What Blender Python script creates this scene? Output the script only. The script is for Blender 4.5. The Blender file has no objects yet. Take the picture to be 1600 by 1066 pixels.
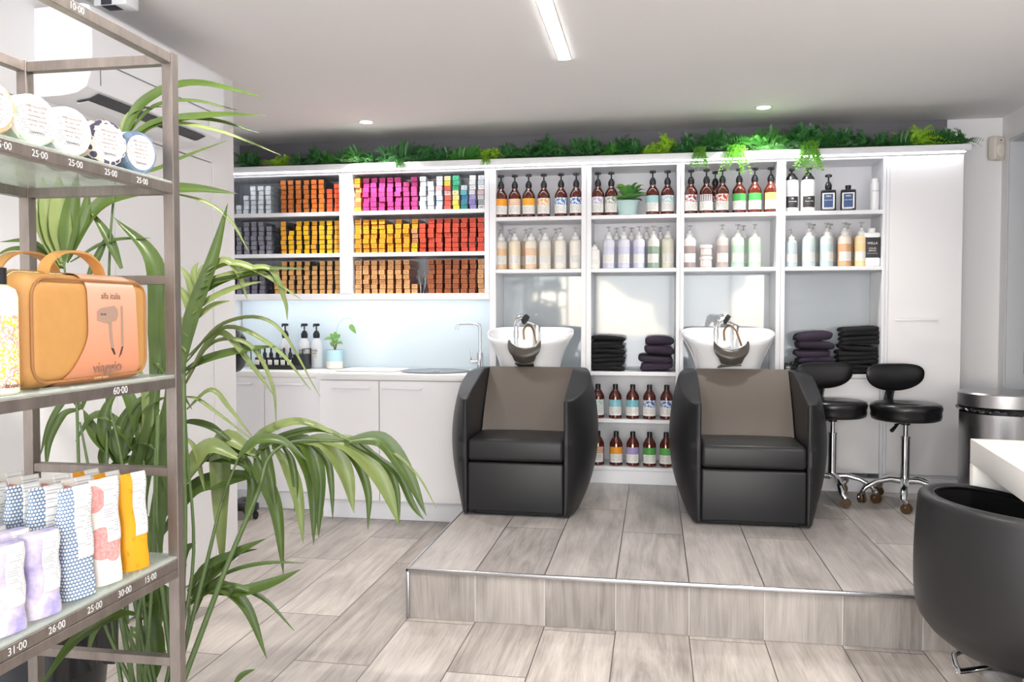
import bpy, bmesh, math, random
from mathutils import Vector, Matrix, Euler
random.seed(7)
SKY, WIN, EXPO = 0.8, 180, 0.25; PLOFF = .145
C = bpy.context.scene.collection
PI = math.pi
sc = bpy.context.scene

# ---------------------------------------------------------------- camera (1600x1066 frame)
F = 1290.0
YAW = math.atan(222 / F); PITCH = math.atan(43 / F); CAMZ = 1.27
cam_d = bpy.data.cameras.new('camera'); cam = bpy.data.objects.new('camera', cam_d); C.objects.link(cam)
cam.location = (0, 0, CAMZ); cam.rotation_euler = (PI / 2 - PITCH, 0, YAW)
cam_d.sensor_width = 36; cam_d.lens = F / 1600 * 36; cam_d.clip_start = 0.05
sc.camera = cam
FW = Vector((-math.sin(YAW) * math.cos(PITCH), math.cos(YAW) * math.cos(PITCH), -math.sin(PITCH)))
RT = Vector((math.cos(YAW), math.sin(YAW), 0)); UP = RT.cross(FW)
def W(x, y, d):
    """world point seen at x, y of the photo at distance d along the view axis"""
    return Vector((0, 0, CAMZ)) + (FW + RT * ((x - 800) / F) - UP * ((y - 533) / F)) * d

# ---------------------------------------------------------------- materials
def lin(c):
    return tuple(((v / 255) / 12.92 if v / 255 <= 0.04045 else ((v / 255 + 0.055) / 1.055) ** 2.4) for v in c)
def hexc(h):
    h = h.lstrip('#'); return lin((int(h[0:2], 16), int(h[2:4], 16), int(h[4:6], 16))) + (1,)
class NT:
    def __init__(s, name):
        s.m = bpy.data.materials.new(name); s.m.use_nodes = True
        s.t = s.m.node_tree; s.b = s.t.nodes['Principled BSDF']; s.out = s.t.nodes['Material Output']
    def n(s, ty, **kw):
        nd = s.t.nodes.new(ty)
        for k, v in kw.items():
            if k in nd.inputs.keys(): nd.inputs[k].default_value = v
            else: setattr(nd, k, v)
        return nd
    def l(s, a, b): s.t.links.new(a, b)
    def math(s, op, a, b=None):
        nd = s.n('ShaderNodeMath', operation=op)
        for i, v in enumerate((a, b)):
            if v is None: continue
            if hasattr(v, 'links'): s.l(v, nd.inputs[i])
            else: nd.inputs[i].default_value = v
        return nd.outputs[0]
    def mix(s, fac, a, b, blend='MIX'):
        nd = s.n('ShaderNodeMix', data_type='RGBA', blend_type=blend)
        for i, v in ((0, fac), (6, a), (7, b)):
            if hasattr(v, 'links'): s.l(v, nd.inputs[i])
            else: nd.inputs[i].default_value = v
        return nd.outputs[2]
    def coord(s, kind='Object', scale=(1, 1, 1)):
        tc = s.n('ShaderNodeTexCoord'); mp = s.n('ShaderNodeMapping'); mp.inputs['Scale'].default_value = scale
        s.l(tc.outputs[kind], mp.inputs[0]); return mp.outputs[0]
    def sep(s, v):
        nd = s.n('ShaderNodeSeparateXYZ'); s.l(v, nd.inputs[0]); return nd.outputs
    def bump(s, h, strength=.2, dist=.002):
        nd = s.n('ShaderNodeBump'); nd.inputs['Strength'].default_value = strength; nd.inputs['Distance'].default_value = dist
        s.l(h, nd.inputs['Height']); s.l(nd.outputs[0], s.b.inputs['Normal'])
    def set(s, **kw):
        al = dict(color='Base Color', rough='Roughness', metal='Metallic', trans='Transmission Weight', ior='IOR', spec='Specular IOR Level',
                  coat='Coat Weight', ecol='Emission Color', estr='Emission Strength', alpha='Alpha', sheen='Sheen Weight', sss='Subsurface Weight')
        for k, v in kw.items():
            i = s.b.inputs[al[k]]
            if hasattr(v, 'links'): s.l(v, i)
            else: i.default_value = v
        return s
M = {}
def simple(name, col, rough=.5, metal=0, noise=0, nscale=20, bump=0, bscale=200, **kw):
    t = NT(name); c = hexc(col); t.set(rough=rough, metal=metal, **kw)
    if noise:
        nz = t.n('ShaderNodeTexNoise', Scale=nscale, Detail=4.0); t.l(t.coord(), nz.inputs['Vector'])
        a = tuple(v * (1 - noise) for v in c[:3]) + (1,); b = tuple(min(1, v * (1 + noise)) for v in c[:3]) + (1,)
        t.set(color=t.mix(nz.outputs[0], a, b))
    else: t.set(color=c)
    if bump:
        nz = t.n('ShaderNodeTexNoise', Scale=bscale, Detail=3.0); t.l(t.coord(), nz.inputs['Vector']); t.bump(nz.outputs[0], bump, .001)
    M[name] = t.m; return t.m

simple('wall_paint', '#ebeaeb', .6, bump=.05, bscale=300)
simple('ceiling_paint', '#e9e7e6', .8)
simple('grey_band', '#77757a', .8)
simple('white_board', '#e9e9ed', .35, noise=.015, nscale=3)
simple('cupboard_white', '#eeecee', .28, noise=.01, nscale=2)
simple('worktop_white', '#ebeae9', .25, noise=.02, nscale=8)
simple('backsplash', '#dfe9ef', .12)
simple('white_plastic', '#ebebee', .35)
simple('ac_dark', '#34343a', .5)
simple('sensor_plastic', '#e2d9cf', .5)
simple('black_plastic', '#15161a', .35)
simple('black_rubber', '#1b1b1d', .7)
simple('chrome', '#d9dadd', .08, 1)
simple('steel', '#b9b9bb', .25, 1)
simple('brass', '#e8cf96', .25, 1)
simple('porcelain', '#f7f8fa', .08, coat=.5)
simple('wheel_amber', '#523c24', .4, noise=.3, nscale=60)
simple('hose_bronze', '#8a6a4a', .3, .8)
simple('desk_white', '#f7f4f0', .3)
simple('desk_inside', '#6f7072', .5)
simple('door_grey', '#4a5257', .4)
simple('jamb_paint', '#cfd2d6', .6)
simple('towel_black', '#161618', .98, noise=.4, nscale=150, bump=1, bscale=500)
simple('towel_purple', '#352b3c', .98, noise=.4, nscale=150, bump=1, bscale=500)
simple('tan_leather', '#cc9654', .42, noise=.08, nscale=30, bump=.5, bscale=350)
simple('tan_leather_dark', '#a87645', .45, noise=.08, nscale=30)
simple('print_brown', '#8f6f60', .6)
simple('print_taupe', '#b0917f', .6)
simple('print_dark', '#4c3b36', .6)
simple('print_gold', '#e9c08a', .5)
simple('chalk', '#e9e9e6', .9)
simple('bin_liner', '#141417', .28, bump=.9, bscale=25)
simple('terracotta_mint', '#bcd8d8', .6, noise=.05)
simple('pot_cream', '#e9e3da', .6)
simple('soil', '#3c2d22', .95, noise=.4, nscale=80)
simple('palm_pot', '#d9d5cf', .6)
simple('stem_green', '#43562b', .5, noise=.15, nscale=10)
simple('stem_brown', '#8d6a48', .7)
simple('light_led', '#ffffff', .5, ecol=(1, .98, .95, 1), estr=28)
simple('light_led_cool', '#ffffff', .5, ecol=(.86, .95, 1, 1), estr=11)
simple('light_led_cornice', '#ffffff', .5, ecol=(.93, .96, 1, 1), estr=12)
simple('sink_steel', '#86888b', .22, 1)
simple('asphalt', '#8d8c8a', .9, noise=.2, nscale=4)
simple('street_leaf', '#4c6e35', .8, noise=.5, nscale=6)
simple('window_frame', '#3b3d40', .5)
simple('foil', '#b9b4b6', .22, .9, noise=.4, nscale=90, bump=1, bscale=60)
simple('blue_card', '#2f4a86', .5)
simple('paper_white', '#f3f1ee', .65)
simple('paper_cream', '#f0e8dc', .5)
simple('pump_clear', '#dfe1e2', .15, trans=.5)
simple('cap_white', '#ececea', .4)
simple('label_black', '#2b292b', .5)

# leather of the wash chairs
t = NT('black_leather'); nz = t.n('ShaderNodeTexNoise', Scale=420.0, Detail=2.0); t.l(t.coord(), nz.inputs['Vector'])
t.set(color=hexc('#1e1e20'), rough=.42, spec=.35); t.bump(nz.outputs[0], .12, .0008); M['black_leather'] = t.m
t = NT('scuffed_leather'); nz = t.n('ShaderNodeTexNoise', Scale=420.0, Detail=2.0); t.l(t.coord(), nz.inputs['Vector'])
n2 = t.n('ShaderNodeTexNoise', Scale=38.0, Detail=6.0); t.l(t.coord(scale=(1, 1, .5)), n2.inputs['Vector'])
r = t.n('ShaderNodeValToRGB'); r.color_ramp.elements[0].position = .755; r.color_ramp.elements[1].position = .77; t.l(n2.outputs[0], r.inputs[0])
t.set(color=t.mix(r.outputs[0], hexc('#1a1a1c'), hexc('#a9a9a8')), rough=.4); t.bump(nz.outputs[0], .12, .0008); M['scuffed_leather'] = t.m
# taupe backrest vinyl, fine weave
t = NT('taupe_vinyl'); nz = t.n('ShaderNodeTexNoise', Scale=300.0, Detail=3.0); t.l(t.coord(scale=(3, 1, 1)), nz.inputs['Vector'])
t.set(color=t.mix(nz.outputs[0], hexc('#4f4741'), hexc('#736961')), rough=.42); t.bump(nz.outputs[0], .3, .001); M['taupe_vinyl'] = t.m

# brushed stainless
t = NT('brushed_steel'); nz = t.n('ShaderNodeTexNoise', Scale=1.0, Detail=4.0); t.l(t.coord(scale=(3, 3, 400)), nz.inputs['Vector'])
t.set(color=hexc('#a9a8aa'), metal=1, rough=.3); t.bump(nz.outputs[0], .1, .0005); M['brushed_steel'] = t.m
# raw steel of the shelf rack, streaked
t = NT('raw_steel'); nz = t.n('ShaderNodeTexNoise', Scale=6.0, Detail=6.0, Roughness=.7); t.l(t.coord(scale=(4, 4, 1)), nz.inputs['Vector'])
t.set(color=t.mix(nz.outputs[0], hexc('#5e5651'), hexc('#a89d96')), metal=.75, rough=.42); M['raw_steel'] = t.m

# wood look porcelain planks
def planks(name, axes, c1, c2, mort, wid=.287, length=1.2, off=.0, ms=.0022):
    t = NT(name); tc = t.n('ShaderNodeTexCoord'); s = t.sep(tc.outputs['Object'])
    cb = t.n('ShaderNodeCombineXYZ'); u, v = axes
    t.l(t.math('ADD', s[u], .35), cb.inputs[0]); t.l(t.math('ADD', s[v], off), cb.inputs[1])
    br = t.n('ShaderNodeTexBrick', offset=.37, offset_frequency=2, squash=1.0)
    br.inputs['Color1'].default_value = (0, 0, 0, 1); br.inputs['Color2'].default_value = (1, 1, 1, 1); br.inputs['Mortar'].default_value = (.5, .5, .5, 1)
    br.inputs['Scale'].default_value = 1; br.inputs['Mortar Size'].default_value = ms; br.inputs['Mortar Smooth'].default_value = .1
    br.inputs['Brick Width'].default_value = length; br.inputs['Row Height'].default_value = wid; br.inputs['Bias'].default_value = 0
    t.l(cb.outputs[0], br.inputs[0])
    rnd = t.sep(br.outputs['Color'])[0]
    gc = t.n('ShaderNodeCombineXYZ')
    t.l(t.math('MULTIPLY', s[u], .95), gc.inputs[0]); t.l(t.math('MULTIPLY', s[v], 9), gc.inputs[1]); t.l(t.math('MULTIPLY', rnd, 37), gc.inputs[2])
    g1 = t.n('ShaderNodeTexNoise', Scale=1.4, Detail=7.0, Roughness=.7, Distortion=1.3); t.l(gc.outputs[0], g1.inputs['Vector'])
    g2c = t.n('ShaderNodeCombineXYZ'); t.l(t.math('MULTIPLY', s[u], 5), g2c.inputs[0]); t.l(t.math('MULTIPLY', s[v], 150), g2c.inputs[1]); t.l(t.math('MULTIPLY', rnd, 11), g2c.inputs[2])
    g2 = t.n('ShaderNodeTexNoise', Scale=1.0, Detail=3.0); t.l(g2c.outputs[0], g2.inputs['Vector'])
    bc = t.n('ShaderNodeCombineXYZ'); t.l(t.math('MULTIPLY', s[u], 2.2), bc.inputs[0]); t.l(t.math('MULTIPLY', s[v], 5), bc.inputs[1]); t.l(t.math('MULTIPLY', rnd, 23), bc.inputs[2])
    g3 = t.n('ShaderNodeTexNoise', Scale=1.0, Detail=3.0, Distortion=.6); t.l(bc.outputs[0], g3.inputs['Vector'])
    f = t.math('ADD', t.math('MULTIPLY', g1.outputs[0], .75), t.math('MULTIPLY', g2.outputs[0], .22))
    f = t.math('ADD', f, t.math('MULTIPLY', g3.outputs[0], .40)); f = t.math('ADD', f, t.math('MULTIPLY', rnd, .16))
    r = t.n('ShaderNodeMapRange'); r.inputs['From Min'].default_value = .50; r.inputs['From Max'].default_value = .98; t.l(f, r.inputs[0])
    col = t.mix(r.outputs[0], hexc(c1), hexc(c2))
    col = t.mix(br.outputs['Fac'], col, hexc(mort))
    rg = t.n('ShaderNodeMapRange'); rg.inputs['To Min'].default_value = .28; rg.inputs['To Max'].default_value = .45; t.l(g1.outputs[0], rg.inputs[0])
    t.set(color=col, rough=rg.outputs[0])
    t.bump(t.math('SUBTRACT', t.math('MULTIPLY', g1.outputs[0], .15), br.outputs['Fac']), .25, .002)
    M[name] = t.m
planks('floor_planks', (1, 0), '#756c66', '#cdc4bc', '#4a4440', off=PLOFF)
planks('platform_planks', (1, 0), '#726c69', '#bdb6b2', '#3a3533', off=PLOFF)
planks('riser_planks', (2, 0), '#67605c', '#aba39d', '#bdb8b2', length=3.0, off=PLOFF, ms=.0014)
# patterned rib glass of the rack shelves
t = NT('shelf_glass'); wv = t.n('ShaderNodeTexWave', Scale=120.0, Distortion=1.0); wv.bands_direction = 'X'; t.l(t.coord(), wv.inputs['Vector'])
t.set(color=hexc('#d9dfd8'), rough=.2); tr = t.n('ShaderNodeBsdfTransparent'); tr.inputs[0].default_value = (.86, .92, .88, 1); t.bump(wv.outputs[1], .5, .002)
mx = t.n('ShaderNodeMixShader'); mx.inputs[0].default_value = .42; t.l(tr.outputs[0], mx.inputs[1]); t.l(t.b.outputs[0], mx.inputs[2]); t.l(mx.outputs[0], t.out.inputs[0]); M['shelf_glass'] = t.m
# clear acrylic dividers
t = NT('acrylic'); tr = t.n('ShaderNodeBsdfTransparent'); tr.inputs[0].default_value = (.985, .99, .995, 1); gl = t.n('ShaderNodeBsdfGlossy', Roughness=.08)
mx = t.n('ShaderNodeMixShader'); mx.inputs[0].default_value = .12; t.l(tr.outputs[0], mx.inputs[1]); t.l(gl.outputs[0], mx.inputs[2]); t.l(mx.outputs[0], t.out.inputs[0]); M['acrylic'] = t.m
# glossy back-painted glass splash panels
t = NT('grey_glass'); t.set(color=hexc('#b4bcc1'), rough=.05, spec=.5, coat=.15); M['grey_glass'] = t.m
# amber glass bottle
t = NT('amber_glass'); lw = t.n('ShaderNodeLayerWeight', Blend=.35)
t.set(color=t.mix(lw.outputs[1], hexc('#5a1f10'), hexc('#22100c')), rough=.08, spec=.6, coat=.6); M['amber_glass'] = t.m
# milky bottle, colour from the object, fill level and empty neck
def objcol(t):
    return t.n('ShaderNodeObjectInfo').outputs['Color']
t = NT('milky_plastic'); g = t.sep(t.coord('Generated'))[2]; oi = t.n('ShaderNodeObjectInfo')
st = t.math('GREATER_THAN', g, .72)
oc_ = t.mix(.22, oi.outputs['Color'], hexc('#f2f0ec')); fill = t.mix(.72, oc_, hexc('#ecebe6'))
alpha_sel = t.math('MULTIPLY', st, oi.outputs['Alpha'])
t.set(color=t.mix(alpha_sel, oc_, fill), rough=.3, sss=.1); M['milky_plastic'] = t.m
t = NT('tinted'); t.set(color=objcol(t), rough=.4); M['tinted'] = t.m
# printed dye carton: colour from the object, smudge of print in the middle of the end
t = NT('carton'); gc = t.coord('Generated'); s = t.sep(gc); nz = t.n('ShaderNodeTexNoise', Scale=5.0, Detail=5.0)
cbx = t.n('ShaderNodeVectorMath', operation='ADD'); t.l(gc, cbx.inputs[0]); oi = t.n('ShaderNodeObjectInfo'); cc = t.n('ShaderNodeCombineXYZ')
t.l(t.math('MULTIPLY', oi.outputs['Random'], 40), cc.inputs[1]); t.l(cc.outputs[0], cbx.inputs[1]); t.l(cbx.outputs[0], nz.inputs['Vector'])
mk = t.math('MULTIPLY', t.math('LESS_THAN', t.math('ABSOLUTE', t.math('SUBTRACT', s[0], .5)), .3), t.math('LESS_THAN', t.math('ABSOLUTE', t.math('SUBTRACT', s[2], .5)), .25))
mk = t.math('MULTIPLY', mk, t.math('GREATER_THAN', nz.outputs[0], .5))
dk = t.mix(1.0, oi.outputs['Color'], (.32, .25, .22, 1), 'MULTIPLY')
t.set(color=t.mix(t.math('MULTIPLY', mk, .6), oi.outputs['Color'], dk), rough=.45); M['carton'] = t.m
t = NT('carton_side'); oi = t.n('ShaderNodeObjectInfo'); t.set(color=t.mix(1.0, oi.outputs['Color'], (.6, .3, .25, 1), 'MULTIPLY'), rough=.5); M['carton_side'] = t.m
t = NT('carton_side_white'); oi = t.n('ShaderNodeObjectInfo'); t.set(color=t.mix(.5, oi.outputs['Color'], (.8, .8, .85, 1)), rough=.5); M['carton_side_white'] = t.m

# paper labels: small print rows, printed band on top in the object's colour
def label_mat(name, top='band', cut=.55, paper='#eeece8', ink='#7b7a7c', rows=14):
    t = NT(name); s = t.sep(t.coord('Generated')); z = s[2]; x = s[0]
    row = t.math('LESS_THAN', t.math('FRACT', t.math('MULTIPLY', z, rows)), .42)
    cb = t.n('ShaderNodeCombineXYZ'); t.l(t.math('MULTIPLY', x, 14), cb.inputs[0]); t.l(t.math('FLOOR', t.math('MULTIPLY', z, rows)), cb.inputs[1])
    nz = t.n('ShaderNodeTexNoise', Scale=1.0, Detail=2.0); t.l(cb.outputs[0], nz.inputs['Vector'])
    ink_f = t.math('MULTIPLY', row, t.math('GREATER_THAN', nz.outputs[0], .5))
    inside = t.math('MULTIPLY', t.math('LESS_THAN', t.math('ABSOLUTE', t.math('SUBTRACT', x, .5)), .38), t.math('LESS_THAN', z, cut - .04))
    inside = t.math('MULTIPLY', inside, t.math('GREATER_THAN', z, .1))
    col = t.mix(t.math('MULTIPLY', t.math('MULTIPLY', ink_f, inside), .7), hexc(paper), hexc(ink))
    oc = objcol(t); up = t.math('GREATER_THAN', z, cut)
    if top == 'band': pat = None
    elif top == 'blot':
        n2 = t.n('ShaderNodeTexNoise', Scale=6.0, Detail=4.0); t.l(t.coord('Generated'), n2.inputs['Vector']); pat = t.math('GREATER_THAN', n2.outputs[0], .5)
    elif top == 'grid':
        gx = t.math('GREATER_THAN', t.math('FRACT', t.math('MULTIPLY', x, 6)), .75); gz = t.math('GREATER_THAN', t.math('FRACT', t.math('MULTIPLY', z, 12)), .7); pat = t.math('MAXIMUM', gx, gz)
    elif top == 'brick':
        pat = t.math('GREATER_THAN', t.math('FRACT', t.math('MULTIPLY', z, 9)), .35)
    elif top == 'none': pat = 0
    if pat == 0: pass
    else:
        if pat is not None: up = t.math('MULTIPLY', up, pat)
        col = t.mix(up, col, oc)
    t.set(color=col, rough=.5); M[name] = t.m
for k in ('band', 'blot', 'grid', 'brick', 'none'): label_mat('label_' + k, k, 1.0 if k == 'none' else .55)
label_mat('label_tin', 'none', 1.0, '#f6f5f3', '#8f8f92', 16)
# wrapped papers of the rack packs
t = NT('wrap_yellow'); vo = t.n('ShaderNodeTexVoronoi', Scale=48.0); t.l(t.coord(), vo.inputs['Vector'])
ring = t.math('LESS_THAN', t.math('ABSOLUTE', t.math('SUBTRACT', vo.outputs['Distance'], .17)), .035)
t.set(color=t.mix(t.math('MULTIPLY', ring, .5), hexc('#f3a815'), hexc('#a2661a')), rough=.5); M['wrap_yellow'] = t.m
t = NT('wrap_pink'); vo = t.n('ShaderNodeTexVoronoi', Scale=13.0); t.l(t.coord(), vo.inputs['Vector']); n2 = t.n('ShaderNodeTexNoise', Scale=160.0, Detail=3.0); t.l(t.coord(), n2.inputs['Vector'])
bl = t.math('MULTIPLY', t.math('LESS_THAN', vo.outputs['Distance'], .42), t.math('ADD', t.math('MULTIPLY', n2.outputs[0], .8), .3))
t.set(color=t.mix(bl, hexc('#f3ebe2'), hexc('#e2706e')), rough=.5); M['wrap_pink'] = t.m
t = NT('wrap_blue'); mp = t.coord(scale=(1, 1, 1)); s = t.sep(mp)
rows = t.math('MULTIPLY', s[2], 150); par = t.math('MULTIPLY', t.math('FRACT', t.math('MULTIPLY', t.math('FLOOR', rows), .5)), 1.0)
u = t.math('ADD', t.math('MULTIPLY', t.math('ADD', s[0], s[1]), 135), par); fu = t.math('SUBTRACT', t.math('FRACT', u), .5); fv = t.math('SUBTRACT', t.math('FRACT', rows), .5)
dd = t.math('ADD', t.math('MULTIPLY', fu, fu), t.math('MULTIPLY', fv, fv))
t.set(color=t.mix(t.math('LESS_THAN', dd, .15), hexc('#5c7ea4'), hexc('#f1efe8')), rough=.5); M['wrap_blue'] = t.m
t = NT('wrap_lilac'); n2 = t.n('ShaderNodeTexNoise', Scale=16.0, Detail=6.0, Roughness=.6); t.l(t.coord(), n2.inputs['Vector']); r = t.n('ShaderNodeMapRange'); r.inputs['From Min'].default_value = .4; r.inputs['From Max'].default_value = .62; t.l(n2.outputs[0], r.inputs[0])
t.set(color=t.mix(r.outputs[0], hexc('#a99fd0'), hexc('#efe4ee')), rough=.5); M['wrap_lilac'] = t.m
for nm, a, b, scl in (('tin_peach', '#f0b48c', '#f7e3d2', 60), ('tin_green', '#c9dcc4', '#f0f3ea', 40), ('tin_pale', '#e3e9ec', '#fbfaf7', 40), ('tin_navy', '#4a4560', '#e9d8c4', 70), ('tin_blue', '#6a7f99', '#7d93ab', 30)):
    t = NT(nm); vo = t.n('ShaderNodeTexVoronoi', Scale=float(scl)); t.l(t.coord(), vo.inputs['Vector'])
    t.set(color=t.mix(t.math('GREATER_THAN', vo.outputs['Distance'], .48), hexc(a), hexc(b)), rough=.5); M[nm] = t.m
t = NT('lotion_pattern'); s = t.sep(t.coord('Generated')); vo = t.n('ShaderNodeTexVoronoi', Scale=230.0); t.l(t.coord(), vo.inputs['Vector']); n2 = t.n('ShaderNodeTexNoise', Scale=60.0); t.l(t.coord(), n2.inputs['Vector'])
pc = t.mix(t.math('GREATER_THAN', n2.outputs[0], .5), hexc('#f3c13f'), hexc('#e0a08a')); pc = t.mix(t.math('GREATER_THAN', vo.outputs['Distance'], .5), hexc('#f3ead9'), pc)
lo = t.math('MULTIPLY', t.math('LESS_THAN', s[2], .72), t.math('GREATER_THAN', s[2], .06)); t.set(color=t.mix(lo, hexc('#efe3cc'), pc), rough=.35); M['lotion_pattern'] = t.m
# sleeve: peach card
t = NT('sleeve_card'); s = t.sep(t.coord('Generated')); t.set(color=t.mix(s[2], hexc('#dd8f68'), hexc('#f0b99e')), rough=.3); M['sleeve_card'] = t.m
# leaves
def leaf(name, a, b, tr=.35, obj=False):
    t = NT(name); nz = t.n('ShaderNodeTexNoise', Scale=9.0, Detail=4.0); t.l(t.coord(), nz.inputs['Vector'])
    c = t.mix(nz.outputs[0], hexc(a), hexc(b))
    if obj: c = t.mix(1.0, c, objcol(t), 'MULTIPLY')
    t.set(color=c, rough=.38); tl = t.n('ShaderNodeBsdfTranslucent'); t.l(c, tl.inputs[0])
    mx = t.n('ShaderNodeMixShader'); mx.inputs[0].default_value = tr; t.l(t.b.outputs[0], mx.inputs[1]); t.l(tl.outputs[0], mx.inputs[2]); t.l(mx.outputs[0], t.out.inputs[0]); M[name] = t.m
leaf('palm_leaf', '#2b4014', '#506427', .16); leaf('palm_leaf_pale', '#4d5f30', '#838f54', .16); leaf('fern_leaf', '#ffffff', '#c8c8c8', .2, True)
leaf('pot_leaf', '#2f7a3c', '#8cc06a', .25); leaf('pot_leaf_light', '#5aa648', '#a6d276', .3)

# ---------------------------------------------------------------- mesh building
class MB:
    def __init__(s): s.v = []; s.f = []; s.mi = []
    def add(s, vs, fs, mi=0):
        o = len(s.v); s.v += [tuple(v) for v in vs]; s.f += [tuple(i + o for i in f) for f in fs]; s.mi += [mi] * len(fs); return s
    def box(s, x0, x1, y0, y1, z0, z1, mi=0):
        return s.add([(x0, y0, z0), (x1, y0, z0), (x1, y1, z0), (x0, y1, z0), (x0, y0, z1), (x1, y0, z1), (x1, y1, z1), (x0, y1, z1)],
                     [(0, 3, 2, 1), (4, 5, 6, 7), (0, 1, 5, 4), (1, 2, 6, 5), (2, 3, 7, 6), (3, 0, 4, 7)], mi)
    def rbox(s, x0, x1, y0, y1, z0, z1, r=.005, seg=2, mi=0):
        bm = bmesh.new(); bmesh.ops.create_cube(bm, size=1)
        for v in bm.verts: v.co = Vector(((x0 + x1) / 2 + v.co.x * (x1 - x0), (y0 + y1) / 2 + v.co.y * (y1 - y0), (z0 + z1) / 2 + v.co.z * (z1 - z0)))
        bmesh.ops.bevel(bm, geom=list(bm.edges), offset=min(r, .49 * min(x1 - x0, y1 - y0, z1 - z0)), segments=seg, profile=.5, affect='EDGES')
        bm.verts.index_update(); s.add([v.co for v in bm.verts], [[v.index for v in f.verts] for f in bm.faces], mi); bm.free(); return s
    def grid(s, fn, nu, nv, cu=False, cv=False, mi=0, mifn=None):
        o = len(s.v); NU = nu if cu else nu + 1; NV = nv if cv else nv + 1
        for i in range(NU):
            for j in range(NV): s.v.append(tuple(fn(i / nu, j / nv)))
        for i in range(nu):
            for j in range(nv):
                a = o + i * NV + j; b = o + ((i + 1) % NU) * NV + j; c = o + ((i + 1) % NU) * NV + (j + 1) % NV; d = o + i * NV + (j + 1) % NV
                s.f.append((a, b, c, d)); s.mi.append(mifn(i / nu, j / nv) if mifn else mi)
        return s
    def lathe(s, prof, cx=0, cy=0, cz=0, seg=24, mi=0, cap=True, sx=1, sy=1):
        o = len(s.v); n = len(prof)
        for k in range(seg):
            a = 2 * PI * k / seg
            for r, z in prof: s.v.append((cx + r * math.cos(a) * sx, cy + r * math.sin(a) * sy, cz + z))
        for k in range(seg):
            k2 = (k + 1) % seg
            for j in range(n - 1): s.f.append((o + k * n + j, o + k2 * n + j, o + k2 * n + j + 1, o + k * n + j + 1)); s.mi.append(mi)
        if cap:
            if prof[0][0] > 1e-5: s.f.append(tuple(o + k * n for k in range(seg - 1, -1, -1))); s.mi.append(mi)
            if prof[-1][0] > 1e-5: s.f.append(tuple(o + k * n + n - 1 for k in range(seg))); s.mi.append(mi)
        return s
    def tube(s, pts, r, seg=10, mi=0, cap=True, flat=1.0):
        pts = [Vector(p) for p in pts]; o = len(s.v); n = len(pts); rs = r if isinstance(r, (list, tuple)) else [r] * n
        up = Vector((0, 0, 1)); prev = None
        for i, p in enumerate(pts):
            d = (pts[min(i + 1, n - 1)] - pts[max(i - 1, 0)]).normalized()
            if prev is None: x = d.cross(up); x = x.normalized() if x.length > 1e-3 else Vector((1, 0, 0))
            else: x = (prev - d * prev.dot(d)).normalized()
            prev = x; y = d.cross(x)
            for k in range(seg):
                a = 2 * PI * k / seg; s.v.append(tuple(p + x * math.cos(a) * rs[i] + y * math.sin(a) * rs[i] * flat))
        for i in range(n - 1):
            for k in range(seg):
                k2 = (k + 1) % seg; s.f.append((o + i * seg + k, o + i * seg + k2, o + (i + 1) * seg + k2, o + (i + 1) * seg + k)); s.mi.append(mi)
        if cap:
            s.f.append(tuple(o + k for k in range(seg - 1, -1, -1))); s.mi.append(mi)
            s.f.append(tuple(o + (n - 1) * seg + k for k in range(seg))); s.mi.append(mi)
        return s
    def ell(s, c, a, b, h, e1=1.0, e2=1.0, nu=24, nv=12, mi=0, bend=None):
        """superellipsoid; exponents below one make it boxier"""
        def pw(v, e): return math.copysign(abs(v) ** e, v)
        def fn(u, v):
            th = u * 2 * PI; ph = (v - .5) * PI
            p = [a * pw(math.cos(ph), e1) * pw(math.cos(th), e2), b * pw(math.cos(ph), e1) * pw(math.sin(th), e2), h * pw(math.sin(ph), e1)]
            if bend: p = bend(p)
            return (c[0] + p[0], c[1] + p[1], c[2] + p[2])
        return s.grid(fn, nu, nv, cu=True, mi=mi)
    def xf(s, m, start=0):
        for i in range(start, len(s.v)): s.v[i] = tuple(m @ Vector(s.v[i]))
        return s
    def build(s, name, mat, parent=None, smooth=35, loc=None, rot=None):
        me = bpy.data.meshes.new(name); me.from_pydata(s.v, [], s.f)
        mats = mat if isinstance(mat, (list, tuple)) else [mat]
        for m in mats: me.materials.append(M[m])
        me.polygons.foreach_set('material_index', s.mi); 
        bm = bmesh.new(); bm.from_mesh(me); bmesh.ops.recalc_face_normals(bm, faces=bm.faces); bm.to_mesh(me); bm.free()
        if smooth:
            me.polygons.foreach_set('use_smooth', [True] * len(me.polygons)); me.set_sharp_from_angle(angle=math.radians(smooth))
        me.update(); o = bpy.data.objects.new(name, me); C.objects.link(o)
        if parent: o.parent = parent
        if loc: o.location = loc
        if rot: o.rotation_euler = rot
        return o
def tag(o, label=None, cat=None, group=None, kind=None):
    if label: o['label'] = label
    if cat: o['category'] = cat
    if group: o['group'] = group
    if kind: o['kind'] = kind
    return o
def thing(name, label, cat, loc=(0, 0, 0), rz=0, group=None):
    o = bpy.data.objects.new(name, None); C.objects.link(o); o.location = loc; o.rotation_euler = (0, 0, rz); o.empty_display_size = .05
    return tag(o, label, cat, group)
def copy_tree(o, parent=None):
    c = o.copy(); C.objects.link(c); c.parent = parent
    for ch in o.children: copy_tree(ch, c)
    return c
def struct(name, mb, mat, smooth=0, parent=None):
    o = mb.build(name, mat, parent, smooth)
    if not parent: o['kind'] = 'structure'
    return o
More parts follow.
